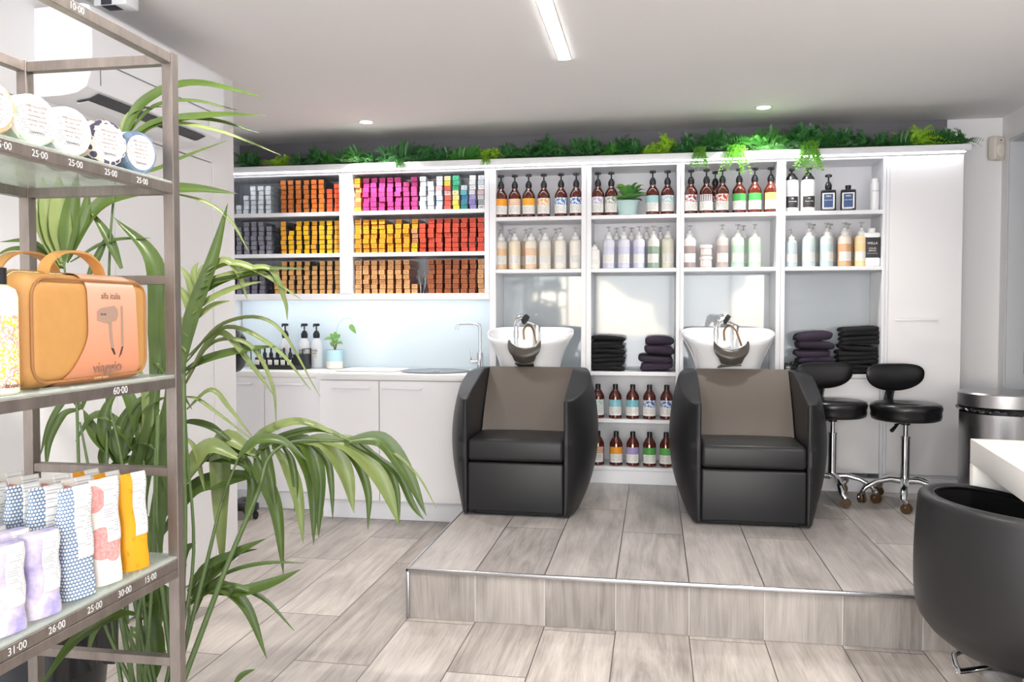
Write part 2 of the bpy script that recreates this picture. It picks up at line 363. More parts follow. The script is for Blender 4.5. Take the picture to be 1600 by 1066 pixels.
def text(name, body, size, loc, rot, mat, parent, ext=.0002, align='CENTER', shear=0, sx=1):
    cu = bpy.data.curves.new(name, 'FONT'); cu.body = body; cu.size = size; cu.extrude = ext; cu.align_x = align; cu.align_y = 'CENTER'; cu.shear = shear
    cu.materials.append(M[mat]); tmp = bpy.data.objects.new(name, cu); C.objects.link(tmp)
    dg = bpy.context.evaluated_depsgraph_get(); me = bpy.data.meshes.new_from_object(tmp.evaluated_get(dg)); bpy.data.objects.remove(tmp)
    o = bpy.data.objects.new(name, me); C.objects.link(o); o.location = loc; o.rotation_euler = rot; o.scale = (sx, 1, 1); o.parent = parent
    return o
ORD = 'zeroth first second third fourth fifth sixth seventh eighth ninth tenth eleventh twelfth thirteenth fourteenth fifteenth sixteenth'.split()
def smoothpath(pts, n=8):
    pts = [Vector(p) for p in pts]; out = []
    P = [pts[0] * 2 - pts[1]] + pts + [pts[-1] * 2 - pts[-2]]
    for i in range(1, len(P) - 2):
        for k in range(n):
            t = k / n; a, b, c, d = P[i - 1], P[i], P[i + 1], P[i + 2]
            out.append(.5 * ((2 * b) + (c - a) * t + (2 * a - 5 * b + 4 * c - d) * t * t + (3 * b - a - 3 * c + d) * t ** 3))
    out.append(pts[-1]); return out
# ================================================================ the room
PH = .21            # platform height
XL, XR, YB, YF, ZC = -2.12, 2.065, 5.45, -3.0, 2.45
KX = -2.88          # end of the kitchenette niche
mb = MB(); mb.box(-3.1, 3.2, YF - .1, 5.6, -.06, 0); struct('floor', mb, 'floor_planks')
mb = MB(); mb.box(-3.1, 3.2, YF - .1, 5.6, ZC, ZC + .06); struct('ceiling', mb, 'ceiling_paint')
mb = MB(); mb.box(KX - .2, 2.6, YB, YB + .1, 0, ZC); struct('wall_back', mb, 'wall_paint')
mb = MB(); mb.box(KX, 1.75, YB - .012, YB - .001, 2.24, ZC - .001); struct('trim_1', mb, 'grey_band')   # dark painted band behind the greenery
# left wall ends at Y 3.94, a flush white door set in it; the niche goes on behind
mb = MB(); mb.box(XL - .18, XL, YF, 2.25, 0, ZC); mb.box(XL - .18, XL, 3.74, 3.94, 0, ZC); mb.box(XL - .18, XL, 2.25, 3.74, 2.004, ZC); struct('wall_left', mb, 'wall_paint')
mb = MB(); mb.rbox(XL - .05, XL - .004, 2.254, 2.994, .01, 2.0, .002); mb.rbox(XL - .05, XL - .004, 2.998, 3.736, .01, 2.0, .002)
d1 = struct('door_1', mb, 'wall_paint')
mb = MB(); mb.rbox(XL - .004, XL + .004, 3.15, 3.195, .70, .945, .002); mb.tube([(XL, 3.172, .86), (XL + .045, 3.172, .86), (XL + .05, 3.1, .86)], .008); mb.build('door_handle', 'steel', d1)
mb = MB(); mb.box(KX - .12, KX, 2.6, YB, 0, ZC); struct('wall_niche', mb, 'wall_paint')
# right wall with the doorway
mb = MB(); mb.box(XR, XR + .3, 5.36, YB, 0, ZC); mb.box(XR, XR + .3, 4.3, 5.36, 2.30, ZC); mb.box(XR, XR + .3, YF, 4.3, 0, ZC); struct('wall_right', mb, 'wall_paint')
mb = MB(); mb.box(XR + .002, XR + .115, 5.345, 5.358, PH, 2.298); mb.box(XR + .002, XR + .115, 4.302, 4.315, PH, 2.298); mb.box(XR + .002, XR + .115, 4.315, 5.345, 2.285, 2.298); struct('trim_2', mb, 'jamb_paint')
mb = MB(); mb.rbox(XR + .118, XR + .16, 4.30, 5.36, PH, 2.29, .003); d2 = struct('door_2', mb, 'door_grey')
for z in (2.0, .98):
    mb = MB(); mb.tube([(XR + .108, 5.335, z - .07), (XR + .108, 5.335, z + .07)], .009); mb.box(XR + .10, XR + .117, 5.29, 5.344, z - .065, z + .065); mb.build('hinge', 'steel', d2)
# shop front behind the camera: piers, sill, head and window frames, open to daylight
mb = MB(); mb.box(KX, 2.3, YF - .1, YF, 0, .25); mb.box(KX, 2.3, YF - .1, YF, 2.32, ZC); mb.box(XR - .1, 2.4, YF - .1, YF, .25, 2.32); mb.box(XL - .2, XL + .05, YF - .1, YF, .25, 2.32)
struct('wall_front', mb, 'wall_paint')
mb = MB()
for x in (XL + .05, -.95, .25, 1.2, XR - .14): mb.box(x, x + .04, YF - .07, YF - .02, .25, 2.32)
mb.box(XL + .05, XR - .1, YF - .07, YF - .02, .25, .29); mb.box(XL + .05, XR - .1, YF - .07, YF - .02, 2.28, 2.32); struct('window_1', mb, 'window_frame')
mb = MB(); mb.box(-30, 30, -40, YF - .1, -.12, -.06); struct('street', mb, 'asphalt')
random.seed(3)
for i, (x, y, r) in enumerate(((-4.5, -13, 2.0), (.6, -14, 2.3), (5.5, -12.5, 1.8))):
    t_ = thing('street_tree', ('round green street tree beyond the shop front, on the photographer\'s left', 'widest green street tree straight behind the photographer', 'smallest green street tree outside the shop front')[i], 'tree', (x, y, -.06))
    mb = MB()
    for k in range(40):
        a = random.random() * 6.28; e = random.uniform(-1, 1); rr = r * random.uniform(.5, .9)
        mb.ell((math.cos(a) * rr * math.sqrt(1 - e * e), math.sin(a) * rr * math.sqrt(1 - e * e), 3.2 + e * rr * .9), r * .35, r * .35, r * .3, nu=8, nv=6)
    mb.build('crown', 'street_leaf', t_)
    MB().tube([(0, 0, 0), (.05, 0, 1.5), (0, 0, 3)], [.14, .11, .08]).build('trunk', 'stem_brown', t_)

# platform with tiled riser and metal nosing
mb = MB(); mb.box(-1.0, XR, 3.285, YB, 0.001, PH - .002, 1); mb.box(-1.002, XR, 3.287, YB, PH - .002, PH, 0)
struct('floor_platform', mb, ['platform_planks', 'riser_planks'])
mb = MB(); mb.rbox(-1.012, XR - .002, 3.272, 3.286, PH - .014, PH + .003, .003); mb.rbox(-1.012, -1.0, 3.272, 4.80, PH - .012, PH + .002, .003); mb.rbox(-1.012, -.998, 3.274, 3.288, 0.001, PH - .012, .002)
struct('trim_3', mb, 'steel', 35)

# ================================================================ cabinetry along the back wall
YS = 5.15
def slab(mb, *a): mb.rbox(*a, .0015, 1)
# overhead cabinet with the hair dye
dye = thing('wall_cabinet', 'long white wall cabinet holding racks of hair dye above the sink counter', 'cabinet', (0, 0, 0))
mb = MB(); slab(mb, KX + .004, -1.032, YS + .01, YB - .014, 2.176, 2.19); slab(mb, KX + .004, -1.032, YS, YS + .02, 1.359, 1.40); slab(mb, KX + .004, -1.032, YS + .02, YB - .014, 1.376, 1.40); mb.build('carcass', 'white_board', dye)
for x0, x1 in ((KX + .004, KX + .03), (-2.031, -1.942), (-1.063, -1.032)):
    mb = MB(); slab(mb, x0, x1, YS - .002, YB - .014, 1.40, 2.176); mb.build('upright_panel', 'white_board', dye)
for x0, x1 in ((KX + .03, -2.031), (-1.942, -1.063)):
    for z in (1.935, 1.665):
        mb = MB(); slab(mb, x0, x1, YS, YB - .014, z - .025, z); mb.build('shelf', 'white_board', dye)
mb = MB(); mb.box(KX + .03, -1.063, YB - .02, YB - .015, 1.40, 2.176); mb.build('back_panel', 'white_board', dye)
mb = MB(); mb.rbox(KX + .05, -1.08, 5.25, 5.27, 1.366, 1.375, .002); mb.build('light_strip', 'light_led_cool', dye)
# cornice along everything
mb = MB(); mb.rbox(KX + .004, 1.772, 5.10, YB - .014, 2.198, 2.236, .003); mb.rbox(KX + .004, 1.757, 5.125, YB - .02, 2.190, 2.199, .001)
cor = tag(mb.build('cornice', 'white_board'), 'white cornice board running over all the cabinets, greenery lying on it', 'cornice')
mb = MB(); mb.box(KX + .02, 1.74, 5.112, 5.124, 2.190, 2.197); mb.build('light_strip', 'light_led_cornice', cor)
# display bays
bays = [('C', -1.031, -.99, -.449, -.4185, 'white display bay left of the bays, behind the first wash basin'),
        ('D', -.4175, -.387, .131, .1535, 'white display bay with two low shelves of brown bottles between the basins'),
        ('E', .1545, .177, .717, .7425, 'white display bay behind the second wash basin'),
        ('F', .7435, .769, 1.315, 1.333, 'white display bay with towel piles, beside the tall cupboard')]
for nm, xa, xb, xc, xd, lab in bays:
    u = thing('shelf_unit', lab, 'shelving')
    zb = PH
    for x0, x1 in ((xa, xb), (xc, xd)):
        mb = MB(); slab(mb, x0, x1, YS - .002, YB - .014, zb, 2.189); mb.build('side_panel', 'white_board', u)
    for z in (1.878, 1.549, .909):
        mb = MB(); slab(mb, xb, xc, YS, YB - .026, z - .024, z); mb.build('shelf', 'white_board', u)
    mb = MB(); slab(mb, xb, xc, YS + .004, YB - .026, 2.176, 2.189); mb.build('top_panel', 'white_board', u)
    mb = MB(); mb.box(xb, xc, YB - .026, YB - .015, zb, 2.176); mb.build('back_panel', 'white_board', u)
    mb = MB(); mb.box(xb + .001, xc - .001, YB - .033, YB - .0265, .911, 1.523); mb.build('splash_glass', 'grey_glass', u)
    mb = MB(); slab(mb, xb, xc, YS + .002, YS + .02, zb, .292); mb.build('plinth', 'white_board', u)
    if nm == 'D':
        for z in (.612, .315):
            mb = MB(); slab(mb, xb, xc, YS, YB - .026, z - .022, z); mb.build('shelf', 'white_board', u)
    else:
        mb = MB(); slab(mb, xb + .002, xc - .002, YS - .001, YS + .017, .322, .882); mb.build('door', 'cupboard_white', u)
# tall cupboard
u = thing('tall_cupboard', 'tall white cupboard with bar handle at the right end of the display bays', 'cupboard')
mb = MB(); slab(mb, 1.334, 1.75, YS + .02, YB - .014, .30, 2.189); slab(mb, 1.338, 1.75, YS + .006, YB - .05, PH, .30); mb.build('body', 'white_board', u)
mb = MB(); slab(mb, 1.352, 1.75, YS - .002, YS + .018, .322, 2.187); dr = mb.build('door', 'cupboard_white', u)
def bar_handle(x0, x1, y, z, par, mat='white_plastic'):
    mb = MB(); mb.rbox(x0, x1, y - .032, y - .022, z - .006, z + .006, .002)
    for x in (x0 + .008, x1 - .016): mb.rbox(x, x + .008, y - .026, y + .001, z - .005, z + .005, .001)
    mb.build('handle', mat, par)
bar_handle(1.385, 1.615, YS - .002, 1.232, dr)
mb = MB(); slab(mb, 1.334, 1.351, YS - .002, YS + .018, .322, 2.187); mb.build('edge_panel', 'white_board', u)

# base cupboards under the worktop
def base_unit(lab, x0, x1, doors, yf, floor_z=.12, hs=()):
    u = thing('base_cupboard', lab, 'cupboard')
    mb = MB(); slab(mb, x0, x1, yf + .02, YB - .002, .115, .864); slab(mb, x0, x1, yf + .045, YB - .1, 0.001, .115); mb.build('body', 'white_board', u)
    for (a, b), (h0, h1) in zip(doors, hs):
        mb = MB(); slab(mb, a, b, yf, yf + .019, .125, .86); d = mb.build('door', 'cupboard_white', u); bar_handle(h0, h1, yf, .818, d)
    return u
base_unit('white base cupboard with two doors under the sink worktop', -2.03, -1.07, ((-2.028, -1.649), (-1.645, -1.072)), 4.80, hs=((-1.94, -1.70), (-1.62, -1.37)))
base_unit('set back grey-white base cupboard below the bottle tray', KX + .004, -2.034, ((KX + .006, -2.476), (-2.472, -2.04)), 4.96, hs=((-2.78, -2.55), (-2.43, -2.19)))
wt = MB(); wt.rbox(-2.046, -1.066, 4.785, 5.13, .866, .902, .002); wt.rbox(-2.046, -1.036, 5.13, YB - .015, .866, .902, .002)
wt.rbox(KX + .004, -2.046, 4.945, YB - .015, .862, .898, .002)
wk = tag(wt.build('worktop', 'worktop_white'), 'long white worktop over the base cupboards, round sink let in', 'worktop')
mb = MB(); mb.rbox(-2.0, -1.60, 4.98, 5.30, .903, .909, .003); tag(mb.build('draining_board', 'cupboard_white'), 'flat glossy white board lying on worktop left of round sink', 'board')
mb = MB(); mb.box(KX + .01, -1.07, YB - .014, YB - .004, .90, 1.358); struct('trim_4', mb, 'backsplash')
# round steel sink and mixer tap
sk = thing('sink', 'round stainless steel sink bowl let into white worktop', 'sink', (-1.37, 5.09, .903))
mb = MB(); mb.lathe([(.215, 0), (.218, .004), (.20, .005), (.188, .002), (.185, .0015)], seg=48, cap=False); mb.lathe([(.188, .003), (.17, .0028), (.05, .0024), (.001, .0022)], seg=48, cap=False); mb.build('bowl', 'sink_steel', sk)
MB().lathe([(.028, 0.003), (.026, .006), (.001, .0065)], seg=20).build('drain', 'chrome', sk)
tp = thing('kitchen_tap', 'tall chrome mixer tap with square-bent spout beside round sink', 'tap', (-1.115, 5.25, .903))
MB().lathe([(.027, 0), (.027, .006), (.02, .01), (.02, .11), (.014, .115)], seg=20).build('body', 'chrome', tp)
MB().tube(smoothpath([(0, 0, .1), (0, 0, .27), (-.012, -.005, .293), (-.04, -.01, .3), (-.12, -.04, .3), (-.137, -.047, .29), (-.142, -.05, .26)], 6), .0095, 12).build('spout', 'chrome', tp)
mb = MB(); mb.tube([(-.015, -.005, .055), (-.06, -.02, .055)], .013, 14); mb.tube([(-.055, -.018, .055), (-.055, -.018, .13)], .005, 8); mb.build('lever', 'chrome', tp)

# ---------------------------------------------------------------- hair dye cartons
random.seed(11)
PITCHX = .0548; BH = .0312; BWD = .0385
def carton_mesh(name, side):
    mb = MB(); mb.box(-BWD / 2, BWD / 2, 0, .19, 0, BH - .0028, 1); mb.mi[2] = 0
    me = bpy.data.meshes.new(name); me.from_pydata(mb.v, [], mb.f); me.materials.append(M['carton']); me.materials.append(M[side]); me.polygons.foreach_set('material_index', mb.mi)
    return me
cm = carton_mesh('dye_carton', 'carton_side'); cmw = carton_mesh('dye_carton_pale', 'carton_side_white')
def vary(h, a=.08):
    c = hexc(h); k = 1 + random.uniform(-a, a); return (min(1, c[0] * k), min(1, c[1] * k), min(1, c[2] * k), 1)
MAG, WHT, ORG, RED, PEA, BRN = '#a82c6e', '#dfe2e8', '#e89c22', '#d04a30', '#e6ab72', '#ab5c2e'
row1 = [(7, 'orange and yellow', ['#efc526', '#f0703a', '#f59a5c', '#f0704a', '#f39050', '#ee7345', '#f1c81c'])] + [(n, 'magenta', MAG) for n in (7, 7, 7, 7, 7, 6, 7)] + \
       [(7, 'plain white', WHT), (6, 'bluish white', '#e4ebf3'), (7, 'pale blue', ['#cfdcf0', '#c5d6f0', '#bcd0ee', '#c8d4ec', '#e8b9bd', '#eceff4', '#f0f0f2']),
        (7, 'white-red-yellow', ['#e05a4c', '#e05a4c', '#e2574a', '#efc0bd', '#e2624e', '#f2d440', '#f5e9a8']), (7, 'yellow and green', ['#f3dc45', '#f2d85a', '#f5e6a0', '#f4e3a0', '#35b585', '#3bbb8b', '#40bd8e']),
        (5, 'white and teal', ['#2c9a86', '#3b8fb0', '#3c86ac', '#58b3c8', '#d8dde2']), (7, 'white and violet', ['#9a8fd0', '#8d84c8', '#a79fd8', '#dfe2e6', '#e9ecee', '#d9dee0', '#e6eaec']), (7, 'white and grey', ['#c9ced2', '#9aa0a5', '#d5d8da', '#e6c9cf', '#f1f1f1', '#cfd6e0', '#dfe3ea'])]
row2 = [(n, 'amber yellow', ORG) for n in (7, 7, 7, 7, 6, 7, 6)] + [(7, 'amber and brown', ['#f4b020', '#f2ab1e', '#b98052', '#bd8a5c', '#c08c60', '#f0a21e', '#f1a31f'])] + [(n, 'red', RED) for n in (6, 7, 7, 7, 7, 7, 7, 7)]
row3 = [(7, 'peach', PEA)] * 7 + [(2, 'peach', PEA), (0, '', PEA)] + [(7, 'rust brown', BRN)] * 6 + [(7, 'tan', '#cf9a66')]
for ri, (row, zs, wh) in enumerate(((row1, 1.935, 'top'), (row2, 1.665, 'middle'), (row3, 1.40, 'bottom'))):
    for ci, (n, cname, cols) in enumerate(row):
        xc = -1.942 + PITCHX * (ci + .5)
        for k in range(n):
            col = cols[k] if isinstance(cols, list) else cols
            pale = ri == 0 and ci >= 8
            o = bpy.data.objects.new('dye_carton', cmw if pale else cm); C.objects.link(o)
            o.location = (xc + random.uniform(-.0035, .0035), YS + .022 + random.uniform(0, .012), zs + .0005 + k * BH); o.rotation_euler = (0, 0, random.uniform(-.03, .03))
            o.color = vary(col)
            tag(o, f'{cname} dye carton, {ORD[k+1]} up, {ORD[ci+1]} stack from left, {wh} shelf of right rack', 'carton', 'hair dye cartons in the right hand rack')
# the farther rack: cartons beyond three hundred, as one object
pal = {'w': '#dfe7f0', 'o': '#ef7a2c', 'b': '#c5702f', 'r': '#f0562a', 'g': '#8b8b98', 'y': '#eab51f', 'a': '#e3a12c', 't': '#d6a263', 'd': '#6f6b7c'}
keys = list(pal)
for k in keys:
    t = NT('rack_' + k); nz = t.n('ShaderNodeTexNoise', Scale=60.0, Detail=2.0); t.l(t.coord(), nz.inputs['Vector']); c = hexc(pal[k])
    t.set(color=t.mix(nz.outputs[0], tuple(v * .75 for v in c[:3]) + (1,), tuple(min(1, v * 1.2) for v in c[:3]) + (1,)), rough=.45); M['rack_' + k] = t.m
simple('rack_dark', '#5a5254', .6)
rows = [(['w1', 'w2', 'w4', 'w6', 'w6', 'w6', '', 'b7', 'b7', 'b7', 'b7', 'o7', 'o7', 'r5', 'r6'], 1.935), (['g5', 'g6', 'g7', 'g7', 'g7', 'g6', '', 'a7', 'y5', 'y7', 'y7', 'a7', 'y7', 'y7', 'a7'], 1.665),
        (['d6', 'd6', 'd6', 'd5', 'd6', '', 't6', 't7', 't7', 't7', 't7', 't6', 't7', 't7', 't7'], 1.40)]
mb = MB()
for row, zs in rows:
    for ci, s_ in enumerate(row):
        if not s_: continue
        xc = -2.031 - .0535 * (len(row) - ci - .5)
        if xc < KX + .06: continue
        for k in range(int(s_[1])):
            dx = random.uniform(-.003, .003); dy = random.uniform(0, .012); st_ = len(mb.mi)
            mb.box(xc + dx - .0178, xc + dx + .0178, YS + .022 + dy, YS + .2, zs + .0005 + k * BH, zs + k * BH + BH - .0025, len(keys)); mb.mi[st_ + 2] = keys.index(s_[0])
            ck = keys.index(s_[0])
            if s_[0] in 'wgd': mb.mi[st_:st_ + 6] = [ck] * 6
tag(mb.build('dye_carton_mass', ['rack_' + k for k in keys] + ['rack_dark'], smooth=0), 'packed stacks of white, orange, yellow, grey and tan dye cartons in the left rack', 'cartons', kind='stuff')
# acrylic racks
for cols, x0, x1, n, pit in ((('white and orange', 'grey and yellow', 'purple-grey and tan'), -2.031 - .0535 * 15, -2.033, 15, .0535), (('magenta and white', 'amber and red', 'peach and rust brown'), -1.942, -1.063, 16, PITCHX)):
    for zs, cn in zip((1.935, 1.665, 1.40), cols):
        mb = MB()
        for i in range(n + 1):
            x = x0 + i * pit
            if x < KX + .035 or x > x1 + .003: continue
            x = min(max(x, x0 + .002), x1 - .002)
            mb.box(x - .0012, x + .0012, YS + .008, YS + .23, zs + .0008, zs + .228)
        tag(mb.build('divider_rack', 'acrylic', smooth=0), f'clear acrylic dividers between the {cn} dye cartons', 'rack')
# odds and ends in the empty slot
mb = MB(); mb.add([(-.02, 0, 0), (.02, 0, .03), (.018, .04, .035), (-.022, .04, .005), (-.02, 0, .002), (.02, 0, .032), (.018, .04, .037), (-.022, .04, .007)], [(0, 1, 2, 3), (4, 5, 6, 7), (0, 1, 5, 4), (1, 2, 6, 5), (2, 3, 7, 6), (3, 0, 4, 7)])
tag(mb.build('sample_card', 'blue_card', loc=(-1.942 + PITCHX * 7.5, YS + .03, 1.40 + 2 * BH + .001)), 'small blue card lying on two peach dye cartons', 'card')
for k in range(4):
    mb = MB(); mb.tube([(0, 0, 0), (.006, 0, .045), (0, .002, .1), (.012, .004, .16 - k * .02)], [.006, .011, .009, .002], 8, flat=.6)
    tag(mb.build('foil_tube', 'foil', loc=(-1.942 + PITCHX * 8.5 - .015 + k * .009, YS + .03 + .02 * (k % 2), 1.401), rot=(0, .12 * (k - 1), 0)), ('crumpled silver foil tube, leftmost in the slot beside the blue card', 'crumpled silver foil tube, second from left in the slot by the blue card', 'crumpled silver foil tube, third from left in the slot by the blue card', 'crumpled silver foil tube, rightmost, leaning against rust brown cartons')[k], 'tube', 'loose foil tubes in the dye rack')
# ================================================================ bottles
random.seed(21)
def rgba(h): return hexc(h)
# one of each kind, meshes shared by the copies
def pump_mesh(mb, z, r=.012, s=1.0, d=-1):
    mb.lathe([(.016 * s, z), (.019 * s, z + .008 * s), (.019 * s, z + .024 * s), (.013 * s, z + .036 * s), (.010 * s, z + .042 * s)], seg=16)
    mb.lathe([(.0045 * s, z + .04 * s), (.0045 * s, z + .072 * s)], seg=8)
    mb.rbox(-.009 * s, .009 * s, -.03 * s, .009 * s, z + .070 * s, z + .082 * s, .003 * s); mb.rbox(-.019 * s, .019 * s, -.009 * s, .009 * s, z + .068 * s, z + .084 * s, .006 * s)
    mb.tube([(0, -.024 * s, z + .077 * s), (0, -.036 * s, z + .074 * s), (0, -.04 * s, z + .064 * s)], .004 * s, 8)
def curved_label(r, z0, z1, a=62, n=14, yc=0):
    mb = MB(); mb.grid(lambda u, v: ((r + .0006) * math.sin(math.radians(a * (2 * u - 1))), yc - (r + .0006) * math.cos(math.radians(a * (2 * u - 1))), z0 + (z1 - z0) * v), n, 1); return mb
def bottle(kind):
    t_ = thing(kind, '', 'bottle')
    return t_
R_ = .0405
def make_amber(pump):
    t_ = thing('pump_bottle' if pump else 'screw_cap_bottle', 'x', 'bottle')
    mb = MB(); mb.lathe([(.034, 0), (R_, .004), (R_, .134), (.038, .146), (.028, .164), (.018, .178), (.0145, .192), (.001, .192)], seg=28); mb.build('body', 'amber_glass', t_)
    lb = curved_label(R_, .02, .118, 72).build('label', 'label_band', t_); lb.color = (1, .6, .1, 1)
    mb = MB()
    if pump: pump_mesh(mb, .186, s=1.05)
    else: mb.lathe([(.0165, .183), (.0165, .21), (.015, .213), (.001, .213)], seg=20)
    mb.build('pump' if pump else 'cap', 'black_plastic', t_)
    return t_
def place(proto, used, loc, rz, label, col=None, lmat=None, body=None, group=None, sc_=1.0, part='label', matpart='label'):
    if proto.name not in used: used[proto.name] = 1; o = proto
    else: o = copy_tree(proto)
    o.location = loc; o.rotation_euler = (0, 0, rz); o.scale = (sc_,) * 3 if not isinstance(sc_, tuple) else sc_; o['label'] = label
    if group: o['group'] = group
    for ch in o.children:
        nm = ch.name.split('.')[0]
        if nm == 'label' and col: ch.color = rgba(col)
        if nm == 'label' and lmat:
            ch.material_slots[0].link = 'OBJECT'; ch.material_slots[0].material = M[lmat]
        if nm == 'body' and body: ch.color = body
    return o
U = {}
PA, PB = make_amber(True), make_amber(False)
G1 = 'brown pump bottles on the top shelves'
amb = [(-.967, '#f3a52a', 'band', 'amber pump bottle with orange-topped label, first on the top shelf of the first bay'),
       (-.879, '#f0b98a', 'brick', 'amber pump bottle with peach brick pattern label'),
       (-.789, '#f4b030', 'band', 'amber pump bottle with orange-topped label, third on the first top shelf'),
       (-.693, '#efae4a', 'blot', 'amber pump bottle with orange splotched label, fourth on the first top shelf'),
       (-.583, '#2f86cc', 'blot', 'amber pump bottle with pale blue splashed label, fifth on the first top shelf'),
       (-.487, '#1f6cc0', 'blot', 'amber pump bottle with strong blue label, last on the first top shelf'),
       (-.351, '#b9b0d2', 'blot', 'amber pump bottle with lilac label left of the potted plant'),
       (-.268, '#9aa39a', 'blot', 'amber pump bottle partly behind leaves of the potted plant'),
       (-.013, '#a9d5d6', 'band', 'amber pump bottle with pale aqua label just right of the potted plant'),
       (.077, '#9fd0d6', 'blot', 'amber pump bottle with aqua and white label, last before the bay divider'),
       (.219, '#8f2740', 'blot', 'amber pump bottle with burgundy speckled label'),
       (.311, '#5d2a45', 'grid', 'amber pump bottle with plum checked grid label'),
       (.406, '#c8322f', 'blot', 'amber pump bottle with red splotched label'),
       (.506, '#4fb05a', 'band', 'amber pump bottle with green-topped label, left of the two green ones'),
       (.596, '#45a850', 'band', 'amber pump bottle with green-topped label, right of the two green ones'),
       (.690, '#e9bf6a', 'band', 'amber pump bottle with sand-yellow label at end of the third top shelf')]
for x, c, k, lab in amb: place(PA, U, (x, 5.21 + random.uniform(-.004, .008), 1.8785), random.uniform(-.25, .25), lab, c, 'label_' + k, group=G1)
place(PA, U, (.37, 5.30, 1.8785), .3, 'amber pump bottle hidden behind the red splotched one', '#5d2a6a', 'label_blot', group=G1)
low = [(-.347, '#b9dcd0', 'blot', 'pale mint label'), (-.238, '#8fcbd6', 'band', 'aqua topped label'), (-.130, '#7fc0cc', 'band', 'teal-blue topped label'), (-.026, '#2c69b8', 'blot', 'blue and white label'), (.080, '#2a6fc4', 'blot', 'strong blue label')]
for i, (x, c, k, lab) in enumerate(low): place(PB, U, (x, 5.22, .6125), random.uniform(-.2, .2), f'capped amber bottle with {lab}, {ORD[i+1]} on the upper low shelf', c, 'label_' + k, group='capped brown bottles on the low shelves')
low2 = [(-.347, '#dc9a63', 'brick', 'brown-orange banded label'), (-.232, '#f0a02c', 'band', 'orange topped label'), (-.128, '#a193c4', 'band', 'lilac topped label'), (-.024, '#4f9f4a', 'band', 'green topped label'), (.078, '#5fae56', 'band', 'light green label')]
for i, (x, c, k, lab) in enumerate(low2): place(PB, U, (x, 5.22, .3155), random.uniform(-.2, .2), f'capped amber bottle with {lab}, {ORD[i+1]} on the lowest shelf', c, 'label_' + k, group='capped brown bottles on the low shelves')

# milky litre bottles with clear pumps
def make_milky(small=False):
    t_ = thing('salon_bottle', 'x', 'bottle'); r = .039
    mb = MB(); mb.lathe([(.035, 0), (r, .005), (r, .166), (.037, .178), (.031, .187), (.0225, .191), (.001, .191)], seg=28); mb.build('body', 'milky_plastic', t_)
    curved_label(r, .035, .09, 58).build('label', 'label_none', t_)
    mb = MB(); mb.lathe([(.0235, .189), (.0235, .208), (.021, .212), (.012, .220), (.008, .236)], seg=20); mb.build('cap', 'cap_white', t_)
    mb = MB(); mb.lathe([(.008, .234), (.0035, .25), (.0035, .262)], seg=8); mb.rbox(-.017, .017, -.005, .005, .262, .268, .002); mb.tube([(0, 0, .265), (0, -.028, .266), (0, -.033, .256)], .003, 6); mb.build('pump', 'pump_clear', t_)
    return t_
PC = make_milky()
G2 = 'milky litre bottles on the second shelves'
milk = [(-.969, '#e8b87a', 1, 'two-thirds full of orange-tan shampoo, first on the second shelf'), (-.880, '#edd9b9', .2, 'full of pale beige lotion, second on the shelf'), (-.774, '#e2b98d', 1, 'half filled with tan liquid, third on the shelf'),
        (-.683, '#e6dcc8', 1, 'filled with off-white cream, fourth on the shelf'), (-.587, '#f0e9dc', 0, 'full of ivory cream, fifth on the shelf'), (-.492, '#f1ebdf', 0, 'full of ivory cream, last of the first bay'),
        (-.282, '#c3c5e0', .5, 'of pale lilac shampoo, leftmost of three lilac ones'), (-.188, '#bdbfdd', .5, 'of pale lilac shampoo, middle one of three'), (-.094, '#b6bbde', .5, 'of lilac-blue shampoo, rightmost of three lilac ones'),
        (-.006, '#557d63', 1, 'two-thirds full of dark green liquid'), (.081, '#d7d6bd', .4, 'of pale olive cream beside the dark green one'),
        (.214, '#76575a', 1, 'of dark plum-brown shampoo'), (.408, '#9b8786', .6, 'of mauve-brown shampoo'), (.500, '#acd6bd', .8, 'of mint green shampoo, left of the two mint ones'), (.600, '#b7dcbe', .3, 'of pale mint cream, right of the two mint ones'),
        (.914, '#b7cdcf', .2, 'of pale grey-blue cream in the towel bay'), (1.017, '#a9c1c6', .4, 'of grey-blue shampoo, left of the orange one'), (1.118, '#cf8f45', 1, 'nearly full of orange-amber shampoo'), (1.213, '#f0c577', .3, 'full of pale yellow-orange cream')]
for x, c, a, lab in milk:
    cc = hexc(c); place(PC, U, (x, 5.215 + random.uniform(-.003, .006), 1.5495), random.uniform(-.2, .2), 'milky pump bottle ' + lab, body=(cc[0], cc[1], cc[2], a), group=G2, sc_=.98)
place(PC, U, (-.371, 5.21, 1.5495), .1, 'short white squat bottle at the left of the lilac ones', body=(.82, .80, .75, 0), group=G2, sc_=(.92, .92, .64))
place(PC, U, (.812, 5.21, 1.5495), .1, 'slim pale blue pump bottle at far left under the white airless ones', body=(.42, .56, .6, 0), group=G2, sc_=(.95, .95, .85))
# a second row stands behind
for i, (x, c) in enumerate(((-.93, '#e9dcc8'), (-.825, '#dcae7c'), (-.73, '#e8ddcc'), (-.63, '#e6e0d4'), (-.24, '#c3c5e0'), (-.145, '#babddc'), (-.05, '#c4c9d8'), (.035, '#c9d0bb'), (.545, '#b3d8c2'), (.96, '#b3c8cd'), (1.06, '#b7c6cc'), (1.165, '#e2bd86'))):
    cc = hexc(c); place(PC, U, (x, 5.335, 1.5495), random.uniform(-.2, .2), f'milky pump bottle in the rear row of the second shelves, {ORD[i+1]} from left', body=(cc[0], cc[1], cc[2], .2), group='rear row of milky bottles')
